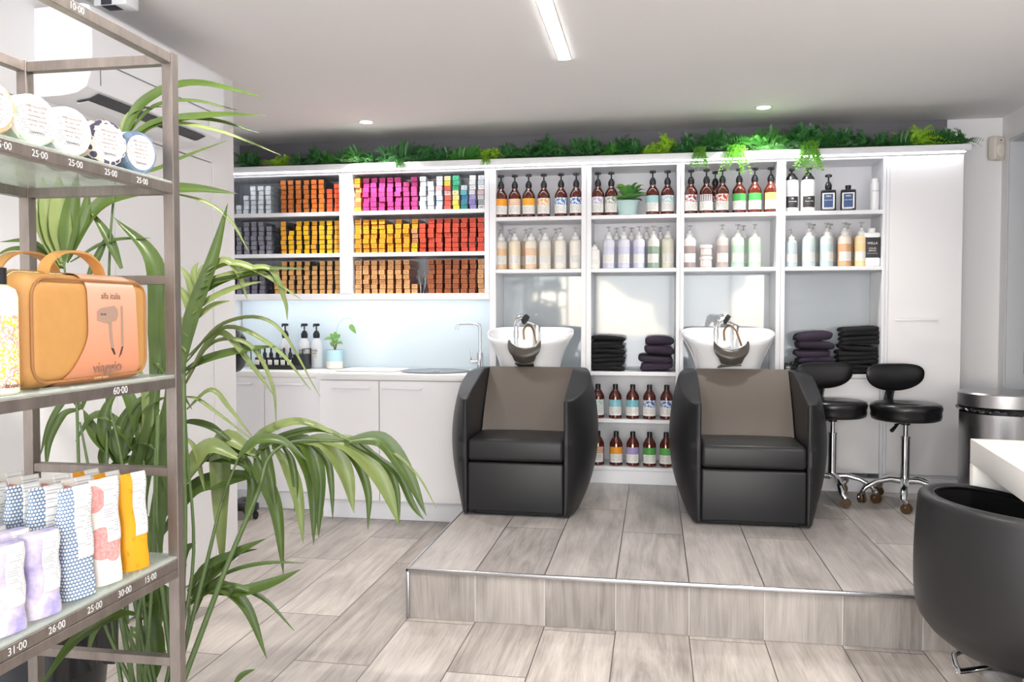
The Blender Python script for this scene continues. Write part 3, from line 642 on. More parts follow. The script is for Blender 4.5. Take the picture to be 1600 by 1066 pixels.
# white tubs in the third bay
def tub(x, y, z, lab, col):
    t_ = thing('cream_tub', lab, 'tub', (x, y, z), 0, 'stacked pale tubs')
    b_ = MB().lathe([(.034, 0), (.036, .004), (.036, .05), (.001, .05)], seg=24).build('body', 'tinted', t_); b_.color = hexc(col)
    curved_label(.036, .01, .045, 60).build('label', 'label_none', t_)
    l_ = MB().lathe([(.0385, .05), (.0385, .066), (.036, .069), (.001, .069)], seg=24).build('lid', 'cap_white', t_)
tub(.311, 5.21, 1.5495, 'pale pink cream tub at bottom of the two-tub stack', '#dcc3bd'); tub(.311, 5.21, 1.6195, 'pale pink cream tub on top of another tub', '#d9bcb5')

# white airless bottles with black pump, black square bottles
def airless(x, lab):
    t_ = thing('airless_bottle', lab, 'bottle', (x, 5.21, 1.8785), 0, 'white airless pump bottles')
    MB().lathe([(.037, 0), (.0405, .004), (.0405, .18), (.037, .19), (.001, .19)], seg=28).build('body', 'white_plastic', t_)
    curved_label(.0405, .025, .092, 56).build('label', 'label_black', t_)
    mb = MB(); mb.lathe([(.036, .19), (.035, .203), (.022, .22), (.017, .232)], seg=24); mb.lathe([(.006, .23), (.006, .25)], seg=8); mb.rbox(-.016, .016, -.03, .009, .248, .262, .004); mb.build('pump', 'black_plastic', t_)
    text('lettering', 'OI', .012, (0, -.0415, .078), (PI / 2, 0, 0), 'paper_white', t_); text('lettering', 'ALL IN ONE', .0085, (0, -.0415, .06), (PI / 2, 0, 0), 'paper_white', t_); text('lettering', '· · · · · ·', .009, (0, -.0415, .045), (PI / 2, 0, 0), 'paper_white', t_)
airless(.811, 'white airless bottle with black pump and black label, left one'); airless(.906, 'white airless bottle with black pump and black label, under the trailing fern')
simple('black_bottle', '#1d1b20', .12, coat=.5); simple('label_navy', '#34507f', .5)
def square_bottle(x, lab, pump):
    t_ = thing('square_bottle', lab, 'bottle', (x, 5.21, 1.8785), -.15, 'square black bottles with navy labels')
    mb = MB(); mb.rbox(-.043, .043, -.028, .028, 0, .128, .01, 3); mb.lathe([(.014, .126), (.014, .134)], seg=16); mb.build('body', 'black_bottle', t_)
    mb = MB(); mb.rbox(-.034, .034, -.0288, -.028, .016, .108, .0003, 1); lb = mb.build('label', 'paper_white', t_)
    MB().rbox(-.026, .026, -.0293, -.0286, .022, .102, .0003, 1).build('label_print', 'label_navy', lb)
    text('lettering', 'MEN', .014, (0, -.0298, .088), (PI / 2, 0, 0), 'paper_white', t_); text('lettering', 'HAIR WASH', .008, (0, -.0298, .065), (PI / 2, 0, 0), 'paper_white', t_)
    mb = MB()
    if pump: pump_mesh(mb, .133, s=1.05)
    else: mb.lathe([(.0165, .132), (.0165, .153), (.001, .154)], seg=20)
    mb.build('pump' if pump else 'cap', 'black_plastic', t_)
square_bottle(1.022, 'square black bottle with navy label and a pump', True); square_bottle(1.134, 'square black bottle with navy label and a plain cap', False)
t_ = thing('white_bottle', 'slim all-white bottle at the right end of the top shelf', 'bottle', (1.285, 5.22, 1.8785))
MB().lathe([(.024, 0), (.026, .004), (.026, .165), (.001, .167)], seg=20).build('body', 'white_plastic', t_); MB().lathe([(.02, .167), (.02, .19), (.001, .192)], seg=20).build('cap', 'cap_white', t_)
text('lettering', 'OLAPLEX', .009, (0, -.0268, .115), (PI / 2, 0, 0), 'print_dark', t_)
# black and white litre bottle
t_ = thing('black_label_bottle', 'white litre bottle wrapped in a dark label at end of second shelf', 'bottle', (1.297 - .032, 5.21, 1.5495))
t_.location.x = 1.268
mb = MB(); mb.rbox(-.046, .046, -.03, .03, 0, .20, .012, 3); mb.build('body', 'white_plastic', t_)
MB().rbox(-.0468, .0468, -.0308, .0308, .042, .178, .011, 3).build('label', 'label_black', t_)
mb = MB(); mb.lathe([(.022, .19), (.022, .225), (.001, .227)], seg=24); mb.build('cap', 'cap_white', t_)
text('lettering', 'WELLA', .018, (0, -.0315, .135), (PI / 2, 0, 0), 'paper_white', t_); text('lettering', 'COLOR', .012, (0, -.0315, .105), (PI / 2, 0, 0), 'paper_white', t_); text('lettering', 'SERVICE', .012, (0, -.0315, .091), (PI / 2, 0, 0), 'paper_white', t_)
text('lettering', 'POST COLOR TREATMENT', .005, (0, -.0315, .075), (PI / 2, 0, 0), 'paper_white', t_)

# potted plant between the amber bottles
def leafblade(mb, p0, p1, p2, w, fold=.25, n=8, nrm=None, mi=0, tipw=0.02, peak=.4):
    """a leaf: curve p0-p1-p2, widest at peak, folded along the midrib"""
    p0, p1, p2 = Vector(p0), Vector(p1), Vector(p2); o = len(mb.v)
    for i in range(n + 1):
        t = i / n; p = p0 * (1 - t) ** 2 + p1 * 2 * t * (1 - t) + p2 * t * t; d = ((p1 - p0) * (1 - t) + (p2 - p1) * t).normalized()
        nn = Vector(nrm) if nrm else Vector((.25, -.9, .35))
        side = d.cross(nn)
        if side.length < .05: side = d.cross(Vector((1, .3, .2)))
        side.normalize(); up = side.cross(d).normalized()
        ww = w * .5 * max(tipw, (math.sin(PI * min(1, t ** (math.log(.5) / math.log(peak)))) ** .8) if 0 < t < 1 else tipw)
        mb.v += [tuple(p - side * ww + up * ww * fold), tuple(p), tuple(p + side * ww + up * ww * fold)]
    for i in range(n):
        a = o + i * 3; mb.f += [(a, a + 1, a + 4, a + 3), (a + 1, a + 2, a + 5, a + 4)]; mb.mi += [mi, mi]
t_ = thing('potted_plant', 'leafy green plant in pale mint pot among amber bottles on top shelf', 'plant', (-.168, 5.23, 1.8785))
mb = MB(); mb.lathe([(.054, 0), (.06, .004), (.074, .092), (.070, .092), (.066, .078), (.001, .077)], seg=28); mb.build('pot', 'terracotta_mint', t_)
random.seed(5); mb = MB()
for k in range(34):
    a = random.uniform(0, 2 * PI); e = random.uniform(.0, 1.4); l_ = random.uniform(.10, .145)
    d = Vector((math.cos(a) * math.cos(e), math.sin(a) * math.cos(e) * .8 - .15, math.sin(e) + .1)); p1 = Vector((0, 0, .1)) + d * l_ * .8; p2 = p1 + Vector((d.x * .8, d.y * .7, -.25)) * l_ * .6
    leafblade(mb, (d.x * .02, d.y * .02, .09), p1, p2, random.uniform(.045, .065), nrm=(d.x * -.3, d.y * -.3, 1), mi=0 if k % 3 else 1)
mb.build('foliage', ['pot_leaf', 'pot_leaf_light'], t_)

# ================================================================ towels
def towel(name, x, y, z, w, d, h, mat, lab, grp, folds=1, rz=0):
    ex = .42 if 'black' in mat else .62
    sd = random.uniform(0, 6)
    def bend(p):
        return [p[0] + .006 * math.sin(p[2] * 60 + sd), p[1] + .004 * math.sin(p[0] * 30 + sd), p[2] + .005 * math.sin(p[0] * 16 + sd) + .004 * math.cos(p[1] * 20 + sd)]
    mb = MB(); hh = h / folds
    for k in range(folds): mb.ell((random.uniform(-.003, .003), 0, hh * (k + .5)), w / 2, d / 2, hh * .56, ex, .3, 32, 10, bend=bend)
    o = tag(mb.build(name, mat, smooth=60, loc=(x, y, z), rot=(0, 0, rz)), lab, 'towel', grp)
    return o
random.seed(9)
for k in range(8): towel('folded_towel', -.293 + random.uniform(-.002, .004), 5.28, .912 + k * .0268, .215 - (k > 5) * .006, .22, .026, 'towel_black', f'flat black folded towel, {ORD[k+1]} up in the pile between the two basins', 'black towels between the basins')
for k, (w, h, dx) in enumerate(((.20, .052, -.008), (.215, .045, -.01), (.185, .055, .01), (.18, .05, .008))):
    towel('folded_towel', .022 + dx, 5.28, .912 + (0, .054, .101, .158)[k], w, .2, h, 'towel_purple', f'thick purple folded towel, {ORD[k+1]} up in the pile left of second basin', 'purple towels left of the second basin', 1)
for k, (w, h, dx) in enumerate(((.23, .05, 0), (.22, .045, -.005), (.20, .045, -.01), (.215, .05, -.005), (.21, .055, -.012))):
    towel('folded_towel', .965 + dx, 5.28, .912 + (0, .052, .099, .146, .198)[k] * .96, w, .2, h, 'towel_purple', f'thick purple folded towel, {ORD[k+1]} up in the pile behind the first stool', 'purple towels above the stools', 1)
for k in range(10): towel('folded_towel', (1.208 if k < 5 else 1.215) + random.uniform(-.002, .002), 5.28, .912 + k * .0275 + (k > 4) * .003, .225 if k < 5 else .21, .21, .0265, 'towel_black', f'flat black folded towel, {ORD[k+1]} up in the pile next to the tall cupboard', 'black towels beside the tall cupboard')
# small wire basket beside the purple towels
t_ = thing('wire_basket', 'small black wire basket with clips at left of the purple towels', 'basket', (.80, 5.19, .91))
mb = MB()
for z in (.003, .03, .055): mb.tube([(-.028, -.03, z), (.05, -.03, z), (.05, .04, z), (-.028, .04, z), (-.028, -.03, z)], .0022, 6)
for x in (-.028, -.012, .004, .02, .035, .05): mb.tube([(x, -.03, .003), (x, -.03, .055)], .0018, 6)
mb.build('wire_frame', 'black_plastic', t_)
mb = MB(); mb.rbox(-.02, .04, -.024, .034, .005, .045, .004); mb.build('card_insert', 'label_black', t_)
mb = MB(); mb.rbox(-.018, .008, -.0285, -.0265, .018, .042, .0005, 1); mb.build('tag', 'paper_white', t_)
tag(MB().ell((0, 0, .012), .014, .012, .014, nu=14, nv=8).build('hair_clip', 'black_plastic', loc=(.825, 5.19, .957)), 'black bulb-shaped clip on top of the wire basket', 'clip')

# ================================================================ things on the worktop
WZ = .8985
t_ = thing('bottle_tray', 'black metal tray with raised end frame holding dropper bottles', 'tray', (0, 0, 0))
mb = MB(); mb.rbox(-2.655, -2.285, 5.13, 5.27, WZ + .001, WZ + .006, .001); mb.rbox(-2.655, -2.285, 5.13, 5.134, WZ, WZ + .03, .001); mb.rbox(-2.655, -2.285, 5.266, 5.27, WZ, WZ + .03, .001); mb.rbox(-2.655, -2.651, 5.13, 5.27, WZ, WZ + .03, .001); mb.rbox(-2.289, -2.285, 5.13, 5.27, WZ, WZ + .03, .001); mb.build('base', 'black_plastic', t_)
for x in (-2.653, -2.287):
    mb = MB(); mb.tube([(x, 5.134, WZ + .02), (x, 5.134, WZ + .135), (x, 5.266, WZ + .135), (x, 5.266, WZ + .02)], .004, 6); mb.build('end_frame', 'black_plastic', t_)
mb = MB(); mb.rbox(-2.36, -2.29, 5.14, 5.262, WZ + .0065, WZ + .10, .002); tag(mb.build('index_box', 'black_plastic'), 'small black box at the right end of the bottle tray', 'box')
for k in range(6):
    t_ = thing('dropper_bottle', f'square black dropper bottle with white label, {ORD[k+1]} from left in the tray', 'bottle', (-2.615 + k * .0455, 5.165, WZ + .0065), 0, 'dropper bottles in the black tray')
    mb = MB(); mb.rbox(-.018, .018, -.018, .018, 0, .072, .004); mb.lathe([(.012, .07), (.012, .078)], seg=14); mb.build('body', 'black_bottle', t_)
    MB().rbox(-.015, .015, -.0186, -.018, .012, .056, .0002, 1).build('label', 'label_none', t_)
    MB().lathe([(.0125, .077), (.013, .095), (.009, .105), (.006, .108), (.0065, .13), (.003, .138), (.001, .139)], seg=16).build('dropper', 'black_rubber', t_)
for x, y, lab in ((-2.50, 5.33, 'white pump bottle with black pump standing behind the tray, left of three'), (-2.36, 5.33, 'white pump bottle behind the tray, middle of three'), (-2.275, 5.335, 'white pump bottle behind the tray, right of three, next to plant')):
    t_ = thing('pump_bottle', lab, 'bottle', (x, y, WZ), 0, 'white pump bottles behind the dropper tray')
    MB().lathe([(.036, 0), (.04, .004), (.04, .14), (.037, .165), (.024, .195), (.016, .205), (.001, .205)], seg=28).build('body', 'white_plastic', t_)
    lb = curved_label(.04, .06, .135, 40).build('label', 'label_none', t_)
    text('lettering', 'MORE', .018, (0, -.0425, .118), (PI / 2, 0, 0), 'print_dark', t_); text('lettering', 'INSIDE', .012, (0, -.0425, .1), (PI / 2, 0, 0), 'print_dark', t_)
    mb = MB(); pump_mesh(mb, .203, s=1.2); mb.build('pump', 'black_plastic', t_)
t_ = thing('potted_plant', 'small philodendron in two-tone blue and cream pot beside the tray', 'plant', (-2.118, 5.27, WZ))
MB().lathe([(.05, 0), (.056, .004), (.057, .05)], seg=32).build('pot_foot', 'pot_cream', t_)
simple('pot_blue', '#b3d6de', .5); MB().lathe([(.0572, .05), (.058, .128), (.054, .128), (.052, .115), (.001, .114)], seg=32, cap=False).build('pot', 'pot_blue', t_)
MB().lathe([(.052, .116), (.001, .12)], seg=20, cap=False).build('soil', 'soil', t_)
mb = MB()
stems = [((-.02, 0, .2), (-.07, -.02, .19)), ((.01, 0, .2), (.0, 0, .25)), ((.02, 0, .17), (.06, -.01, .165)), ((0, -.01, .19), (-.03, -.01, .235)), ((.02, .01, .2), (.03, .02, .23))]
for a, b in stems: mb.tube(smoothpath([(0, 0, .11), (a[0] * .5, a[1], .16), a], 4), .0022, 6)
mb.build('stem', 'stem_brown', t_)
mb = MB()
for a, b in stems:
    m_ = (Vector(a) + Vector(b)) / 2 + Vector((0, 0, .015)); leafblade(mb, a, m_, b, .028, nrm=(0, -.7, .7)); 
for p, q in (((-.005, 0, .17), (-.012, -.02, .215)), ((.012, 0, .16), (.02, -.02, .21)), ((-.005, 0, .15), (-.03, -.01, .18))): leafblade(mb, p, (Vector(p) + Vector(q)) / 2, q, .022, nrm=(0, -.9, .3))
mb.build('foliage', 'pot_leaf_light', t_)
mb = MB(); mb.tube(smoothpath([(0, 0, .12), (.02, .02, .3), (.1, .03, .34), (.125, .0, .30)], 6), .0012, 5); mb.build('trailing_stem', 'pot_leaf_light', t_)
mb = MB(); leafblade(mb, (.105, 0, .295), (.13, -.01, .28), (.155, -.01, .235), .035, nrm=(0, -1, .2)); mb.build('trailing_leaf', 'pot_leaf_light', t_)

# hair processor on a wheeled stand beyond the end of the left wall
t_ = thing('hood_dryer', 'black hair processor on a castor stand, half hidden behind left wall end', 'hair dryer', (-2.56, 4.72, 0))
mb = MB(); mb.ell((0, 0, 1.04), .075, .10, .135, .8, .8); mb.build('hood', 'black_plastic', t_)
mb = MB(); mb.ell((.085, -.03, 1.07), .022, .03, .07); mb.build('side_arm', 'black_plastic', t_)
MB().tube([(0, 0, .06), (0, 0, .95)], .014, 12).build('pole', 'chrome', t_)
mb = MB(); mb.rbox(-.16, .15, -.035, .035, .05, .10, .01); mb.rbox(-.035, .035, -.16, .16, .05, .10, .01); mb.build('base', 'black_plastic', t_)
for x, y in ((-.14, 0), (.14, 0), (0, -.14), (0, .14)):
    mb = MB(); mb.tube([(x - .008, y, .024), (x + .008, y, .024)], .024, 14); mb.tube([(x, y, .03), (x, y, .055)], .008, 8); mb.build('castor', 'black_rubber', t_)
# ================================================================ backwash chairs
def wash_chair(x, lab):
    u = thing('shampoo_chair', lab, 'chair', (x, 4.2, PH), 0, 'black shampoo chairs')
    # front panel, tapering and curved under
    def box_front(mb, z0, z1, y0, y1, hw, bul=.006, r=.012):
        mb.rbox(-hw, hw, y0, y1, z0, z1, r, 3)
    mb = MB(); box_front(mb, .022, .283, .0, .60, .252); mb.build('front_panel', 'black_leather', u)
    mb = MB(); mb.rbox(-.22, .22, .04, .60, .001, .03, .008); mb.build('plinth', 'black_rubber', u)
    mb = MB(); mb.rbox(-.253, .253, -.004, .50, .289, .405, .022, 4); mb.build('seat_cushion', 'black_leather', u)
    # backrest leaning back, slightly concave
    def fn(u_, v_):
        xx = (u_ * 2 - 1) * (.246 + .004 * v_); zz = .37 + v_ * .377; yy = .33 + v_ * .270 + .028 * (1 - v_) * (1 - (u_ * 2 - 1) ** 2) - .02 * math.sin(v_ * PI)
        return (xx, yy, zz)
    def fb(u_, v_): 
        p = fn(u_, v_); return (p[0], p[1] + .045, p[2] - .012)
    mb = MB(); mb.grid(fn, 16, 10); mb.grid(fb, 16, 10)
    n1 = 17 * 11
    for i in range(16):
        a = i * 11 + 10; b = (i + 1) * 11 + 10; mb.f.append((a, b, b + n1, a + n1)); mb.mi.append(0)
    mb.build('backrest', 'taupe_vinyl', u)
    mb = MB(); mb.rbox(-.25, .25, .60, .645, .05, .72, .02); mb.build('back_shell', 'black_leather', u)
    # orange-peel side shells
    for s in (-1, 1):
        def zt(a): return .612 + .135 * min(1, max(0, (a - .03) / .62)) ** .85 - .03 * max(0, a - .75)
        def outer(a, v):
            z = .012 + (zt(a) - .012 - .03 * math.sin(PI * min(1, a * 1.1)) ) * v
            bx = .268 + .138 * (math.sin(PI * min(1, a * .95 + .002)) ** .62) * (1 - ((v - .56) / .74) ** 2 * (1 if v > .56 else .92)) - .02 * (1 - v) ** 4 * math.sin(PI * a)
            return Vector((s * bx, -.004 + a * .71, z))
        def inner(a, v):
            return Vector((s * .2535, -.002 + a * .71, .012 + (zt(a) - .012) * v))
        NA, NV = 20, 18
        mb = MB(); mb.grid(outer, NA, NV); mb.grid(inner, NA, NV); st_ = (NA + 1) * (NV + 1)
        for i in range(NA):
            for j in (0, NV):
                a, b = i * (NV + 1) + j, (i + 1) * (NV + 1) + j; mb.f.append((a, b, b + st_, a + st_)); mb.mi.append(0)
        for j in range(NV):
            for i in (0, NA):
                a, b = i * (NV + 1) + j, i * (NV + 1) + j + 1; mb.f.append((a, b, b + st_, a + st_)); mb.mi.append(0)
        o = mb.build('side_shell', 'black_leather', u, smooth=38)
        bv = o.modifiers.new('soft_edge', 'BEVEL'); bv.width = .007; bv.segments = 2; bv.limit_method = 'ANGLE'; bv.angle_limit = math.radians(50)
    return u
wash_chair(-.7075, 'black backwash armchair in front of the first basin, nearer the sink counter')
wash_chair(.489, 'black backwash armchair in front of the second basin, nearer the stools')

def basin(x, lab, hx, hy, twist):
    """backwash bowl with neck notch in the front rim, on a column behind the chair"""
    u = thing('wash_basin', lab, 'basin', (x, 4.985, PH))
    N = 72
    def rim(th):
        # superellipse footprint, wider at the back; notch in front
        c, s = math.cos(th), math.sin(th); e = .62
        xx = .265 * math.copysign(abs(c) ** e, c); yy = .205 * math.copysign(abs(s) ** e, s)
        if yy < 0: xx *= 1 + .17 * yy / .205 * 1.0
        z = .974 - .078 * (1 - (yy + .205) / .41) ** 1.15 + .006 * (abs(xx) / .265) ** 3
        if yy < -.1: 
            g = math.exp(-(xx / .062) ** 4); z -= .055 * g; yy += .03 * g
        return xx, yy, z
    prof = [(1.0, 0), (1.012, -.012), (.995, -.026), (.90, -.07), (.76, -.15), (.66, -.25), (.62, -.42), (.60, -.9)]   # outside
    ins = [(1.0, 0), (.975, .002), (.94, -.012), (.87, -.05), (.75, -.10), (.5, -.125), (.2, -.13), (.02, -.13)]
    def ring(th, k, z, inside):
        xx, yy, zz = rim(th); base = .972 + z; f = min(1, max(0, -z / .09)); f = f * f * (3 - 2 * f)
        ztop = zz + z; zz2 = ztop * (1 - f) + min(base, ztop) * f if not inside else min(ztop * (1 - f) + base * f, ztop + .001)
        cy = .055
        return (xx * k, (cy + (yy - cy) * k * (1 - .12 * min(1, -z / .3))) if not inside else .02 + (yy - .02) * k, max(.002, zz2))
    mb = MB()
    for P, ins_ in ((prof, False), (ins, True)):
        mb.grid(lambda a, b, P=P, ins_=ins_: ring(a * 2 * PI, P[round(b * (len(P) - 1))][0], P[round(b * (len(P) - 1))][1], ins_), N, len(P) - 1, cu=True)
    b_ = mb.build('bowl', 'porcelain', u, smooth=80)
    sb = b_.modifiers.new('soft', 'SUBSURF'); sb.levels = 1; sb.render_levels = 1
    # neck cushion: dark saddle hooked over the notch, ears over the rim, flap hanging down the front
    def nk(a, v):
        t = a * 2 - 1; g = abs(t) ** 5
        wd = .078 + .012 * math.sin(PI * min(1, v * 1.5)) - .022 * v * v
        return (t * wd + math.copysign(.018, t) * g * (1 - v) ** 2, -.205 - .035 * math.sin(PI * (.1 + .8 * v)) * (1 - .5 * t * t), .853 + .04 * g * (1 - v) ** 2 + .01 * abs(t) - v * .085)
    def nk2(a, v):
        p = nk(a, v); return (p[0] * .97, p[1] + .028, p[2] + .002)
    mb = MB(); mb.grid(nk, 28, 12); mb.grid(nk2, 28, 12); n1 = 29 * 13
    for i in range(28):
        for j in (0, 12): a, b = i * 13 + j, (i + 1) * 13 + j; mb.f.append((a, b, b + n1, a + n1)); mb.mi.append(0)
    for j in range(12):
        for i in (0, 28): a, b = i * 13 + j, i * 13 + j + 1; mb.f.append((a, b, b + n1, a + n1)); mb.mi.append(0)
    mb.build('neck_rest', 'neck_rubber', u, smooth=80)
    mb = MB(); mb.grid(lambda a, v: ((a * 2 - 1) * (.056 - .012 * v) + twist * v, -.207 + (.092 * v) - .01 * math.sin(PI * a) * math.sin(PI * v), .772 - v * (.03 if twist == 0 else (.006 + .014 * (1 - a)))), 8, 5)
    o = mb.build('neck_flap', 'neck_rubber', u, smooth=80); sl = o.modifiers.new('thick', 'SOLIDIFY'); sl.thickness = .008
    # mixer lever, hose arch, hand shower
    mx_ = hx + .118
    mb = MB(); mb.lathe([(.026, .84), (.026, .93), (.023, .985), (.012, .995), (.001, .996)], cx=mx_, cy=.1, seg=20); mb.build('mixer', 'chrome', u)
    mb = MB(); mb.tube(smoothpath([(mx_ - .005, .1, .99), (mx_ - .04, .09, 1.005), (mx_ - .095, .07, 1.015)], 4), [.016] * 4 + [.012] * 4 + [.008], 10, flat=.6); mb.build('mixer_lever', 'chrome', u)
    mb = MB(); mb.tube([(hx, hy, .86), (hx, hy, .915)], .013, 12); mb.tube([(hx, hy, .91), (hx, hy, .955)], .017, 14); mb.tube(smoothpath([(hx, hy, .95), (hx + .004, hy, .985), (hx + .022, hy - .01, 1.02), (hx + .05, hy - .015, 1.032)], 5), [.014] * 5 + [.02] * 5 + [.03] * 6, 14); mb.build('shower_handle', 'chrome', u)
    mb = MB(); p0 = Vector((hx + .05, hy - .015, 1.03)); dd = Vector((.7, -.15, -.45)).normalized(); mb.tube([p0, p0 + dd * .022], [.031, .030], 18); mb.build('spray_face', 'black_rubber', u)
    mb = MB(); mb.tube(smoothpath([(hx + .05, hy, .90), (hx + .048, hy, .96), (hx + .075, hy - .005, .99), (hx + .105, hy - .02, .97), (hx + .125, hy - .05, .92), (hx + .138, hy - .08, .875)], 6), .006, 8); mb.build('hose', 'hose_bronze', u)
    return u
simple('neck_rubber', '#4a443f', .3)
basin(-.748, 'white ceramic backwash basin behind the first armchair, near kitchen tap', -.088, .02, 0)
basin(.428, 'white ceramic backwash basin behind the second armchair, towels at both sides', -.07, .0, -.03)

# ================================================================ rolling stools
def stool(x, y, rz, lab, sh):
    u = thing('rolling_stool', lab, 'stool', (x, y, PH), rz, 'black rolling stools')
    mb = MB(); mb.lathe([(.001, .472), (.168, .472), (.185, .479), (.191, .497), (.189, .520), (.192, .526), (.195, .545), (.188, .561), (.165, .569), (.08, .572), (.03, .569), (.001, .566)], seg=40, sx=.955, sy=.93, cap=False); mb.build('seat', 'seat_vinyl', u, smooth=60)
    # kidney shaped backrest
    def bend(p): return [p[0], p[1] - .8 * p[0] * p[0], p[2] * (1 if p[2] > 0 else 1.12) + .6 * p[0] * p[0]]
    mb = MB(); mb.ell((0, .145, .703), .168, .026, .074, .82, .9, 40, 16, bend=bend); mb.build('backrest', 'seat_vinyl', u, smooth=70)
    mb = MB(); mb.tube(smoothpath([(0, .10, .475), (0, .195, .50), (0, .195, .58), (0, .145, .68)], 5), .028, 10, flat=.25); mb.build('back_bracket', 'steel', u, smooth=50)
    mb = MB(); mb.lathe([(.024, .445), (.024, .478), (.07, .479)], seg=20); mb.build('seat_mount', 'black_plastic', u)
    mb = MB(); mb.tube([(.02, 0, .463), (-.09, -.06, .455)], .004, 8); mb.tube([(-.07, -.05, .456), (-.12, -.085, .425)], [.007, .011], 10); mb.build('lift_lever', 'black_plastic', u)
    mb = MB(); mb.lathe([(.0135, .37), (.0135, .45)], seg=16); mb.build('gas_piston', 'chrome', u)
    mb = MB(); mb.lathe([(.0235, .13), (.0235, .37), (.025, .372), (.025, .382), (.016, .384)], seg=20); mb.build('column', 'chrome', u)
    for k in range(5):
        a = k * 2 * PI / 5 + sh; c, s = math.cos(a), math.sin(a)
        mb = MB(); mb.tube([(c * .015, s * .015, .135), (c * .08, s * .08, .142), (c * .15, s * .15, .125), (c * .208, s * .208, .092), (c * .222, s * .222, .07)], [.026, .021, .018, .02, .014], 12, flat=.75); lg = mb.build('leg', 'chrome', u, smooth=60)
        ca = a + (1.1, -.6, 2.0, .3, -1.4)[k]; cx_, cy_ = c * .217 + .018 * math.cos(ca), s * .217 + .018 * math.sin(ca); px_, py_ = -math.sin(ca), math.cos(ca)
        mb = MB()
        for q in (-1, 1): mb.tube([(cx_ + px_ * .006 * q, cy_ + py_ * .006 * q, .0275), (cx_ + px_ * .016 * q, cy_ + py_ * .016 * q, .0275)], .0265, 18)
        mb.build('castor_wheel', 'wheel_amber', lg)
        mb = MB(); mb.tube([(c * .217, s * .217, .075), (cx_, cy_, .052)], [.012, .018], 10); mb.tube([(cx_ - px_ * .019, cy_ - py_ * .019, .03), (cx_, cy_, .058), (cx_ + px_ * .019, cy_ + py_ * .019, .03)], .005, 6); mb.build('castor_fork', 'steel', lg)
    return u
simple('seat_vinyl', '#151518', .28, bump=.15, bscale=60)
stool(1.006, 4.93, .2, 'black rolling stool, partly behind the second armchair', -1.72)
stool(1.372, 4.845, .2, 'black rolling stool in front of the tall cupboard', -2.07)

# ================================================================ bin
bx = W(1568, 612, 4.2)
t_ = thing('waste_bin', 'round brushed steel waste bin with black liner against the right wall', 'bin', (bx.x, bx.y, PH))
Hb = bx.z - PH; Rb = .208
mb = MB(); mb.lathe([(Rb - .012, .002), (Rb - .01, .03), (Rb - .008, Hb - .105)], seg=48, cap=False); mb.lathe([(Rb - .022, Hb - .11), (Rb - .02, .02), (.001, .02)], seg=48, cap=False); mb.build('body', 'brushed_steel', t_)
MB().lathe([(Rb - .008, .001), (Rb - .004, .002), (Rb - .004, .022), (Rb - .012, .024)], seg=48).build('base_ring', 'black_plastic', t_)
mb = MB(); mb.lathe([(Rb - .012, Hb - .075), (Rb, Hb - .07), (Rb, Hb - .008), (Rb - .006, Hb), (Rb - .03, Hb + .001), (.001, Hb + .002)], seg=48, cap=False); mb.build('lid', 'brushed_steel', t_)
mb = MB()
def ln(a, v):
    th = a * 2 * PI; w = .5 + .5 * math.sin(th * 3 + 1.3) * math.sin(th * 7); d_ = .5 + .5 * math.sin(th - 3.9)
    r = Rb - .018 + v * (.02 + .006 * math.sin(th * 23)); z = Hb - .072 - v * (.012 + .03 * w * d_ + .006 * math.sin(th * 31))
    return (r * math.cos(th), r * math.sin(th), z)
mb.grid(ln, 120, 5, cu=True); mb.build('liner', 'bin_liner', t_, smooth=40)

# ================================================================ right foreground: desk and tub chair
cor_ = W(1516, 685, 3.04); DX, DY = cor_.x, cor_.y; rz = math.radians(-7.4)
dk = thing('styling_desk', 'white styling desk with a kneehole at the right, tub chair pulled up', 'desk', (DX, DY, 0), rz)
# local: origin at the far left corner, -Y towards the camera, +X away to the right
mb = MB(); mb.rbox(0, .62, -1.35, 0, .72, .81, .003); mb.build('desk_top', 'desk_white', dk)
mb = MB(); mb.rbox(0, .62, -.05, 0, .08, .7195, .002); mb.build('end_panel', 'desk_white', dk)
mb = MB(); mb.rbox(0, .62, -1.35, -1.30, .08, .7195, .002); mb.build('end_panel', 'desk_white', dk)
mb = MB(); mb.rbox(.56, .62, -1.30, -.05, .08, .7195, .002); mb.build('back_panel', 'desk_inside', dk)
mb = MB(); mb.rbox(.02, .56, -1.30, -.05, .713, .7195, .002); mb.build('underside', 'desk_inside', dk)
mb = MB(); mb.rbox(.03, .6, -.12, -.012, .001, .0795, .002); mb.build('plinth', 'brushed_steel', dk)
MB().rbox(.03, .6, -1.34, -1.02, .001, .0795, .002).build('plinth', 'brushed_steel', dk)

simple('tub_inner', '#1f1f22', .4)
cc = W(1624, 760, 2.58); CHX, CHY = cc.x, cc.y
ch = thing('tub_chair', 'black leather tub chair, back to camera, drawn up to the white desk', 'chair', (CHX, CHY, 0), math.radians(-72))
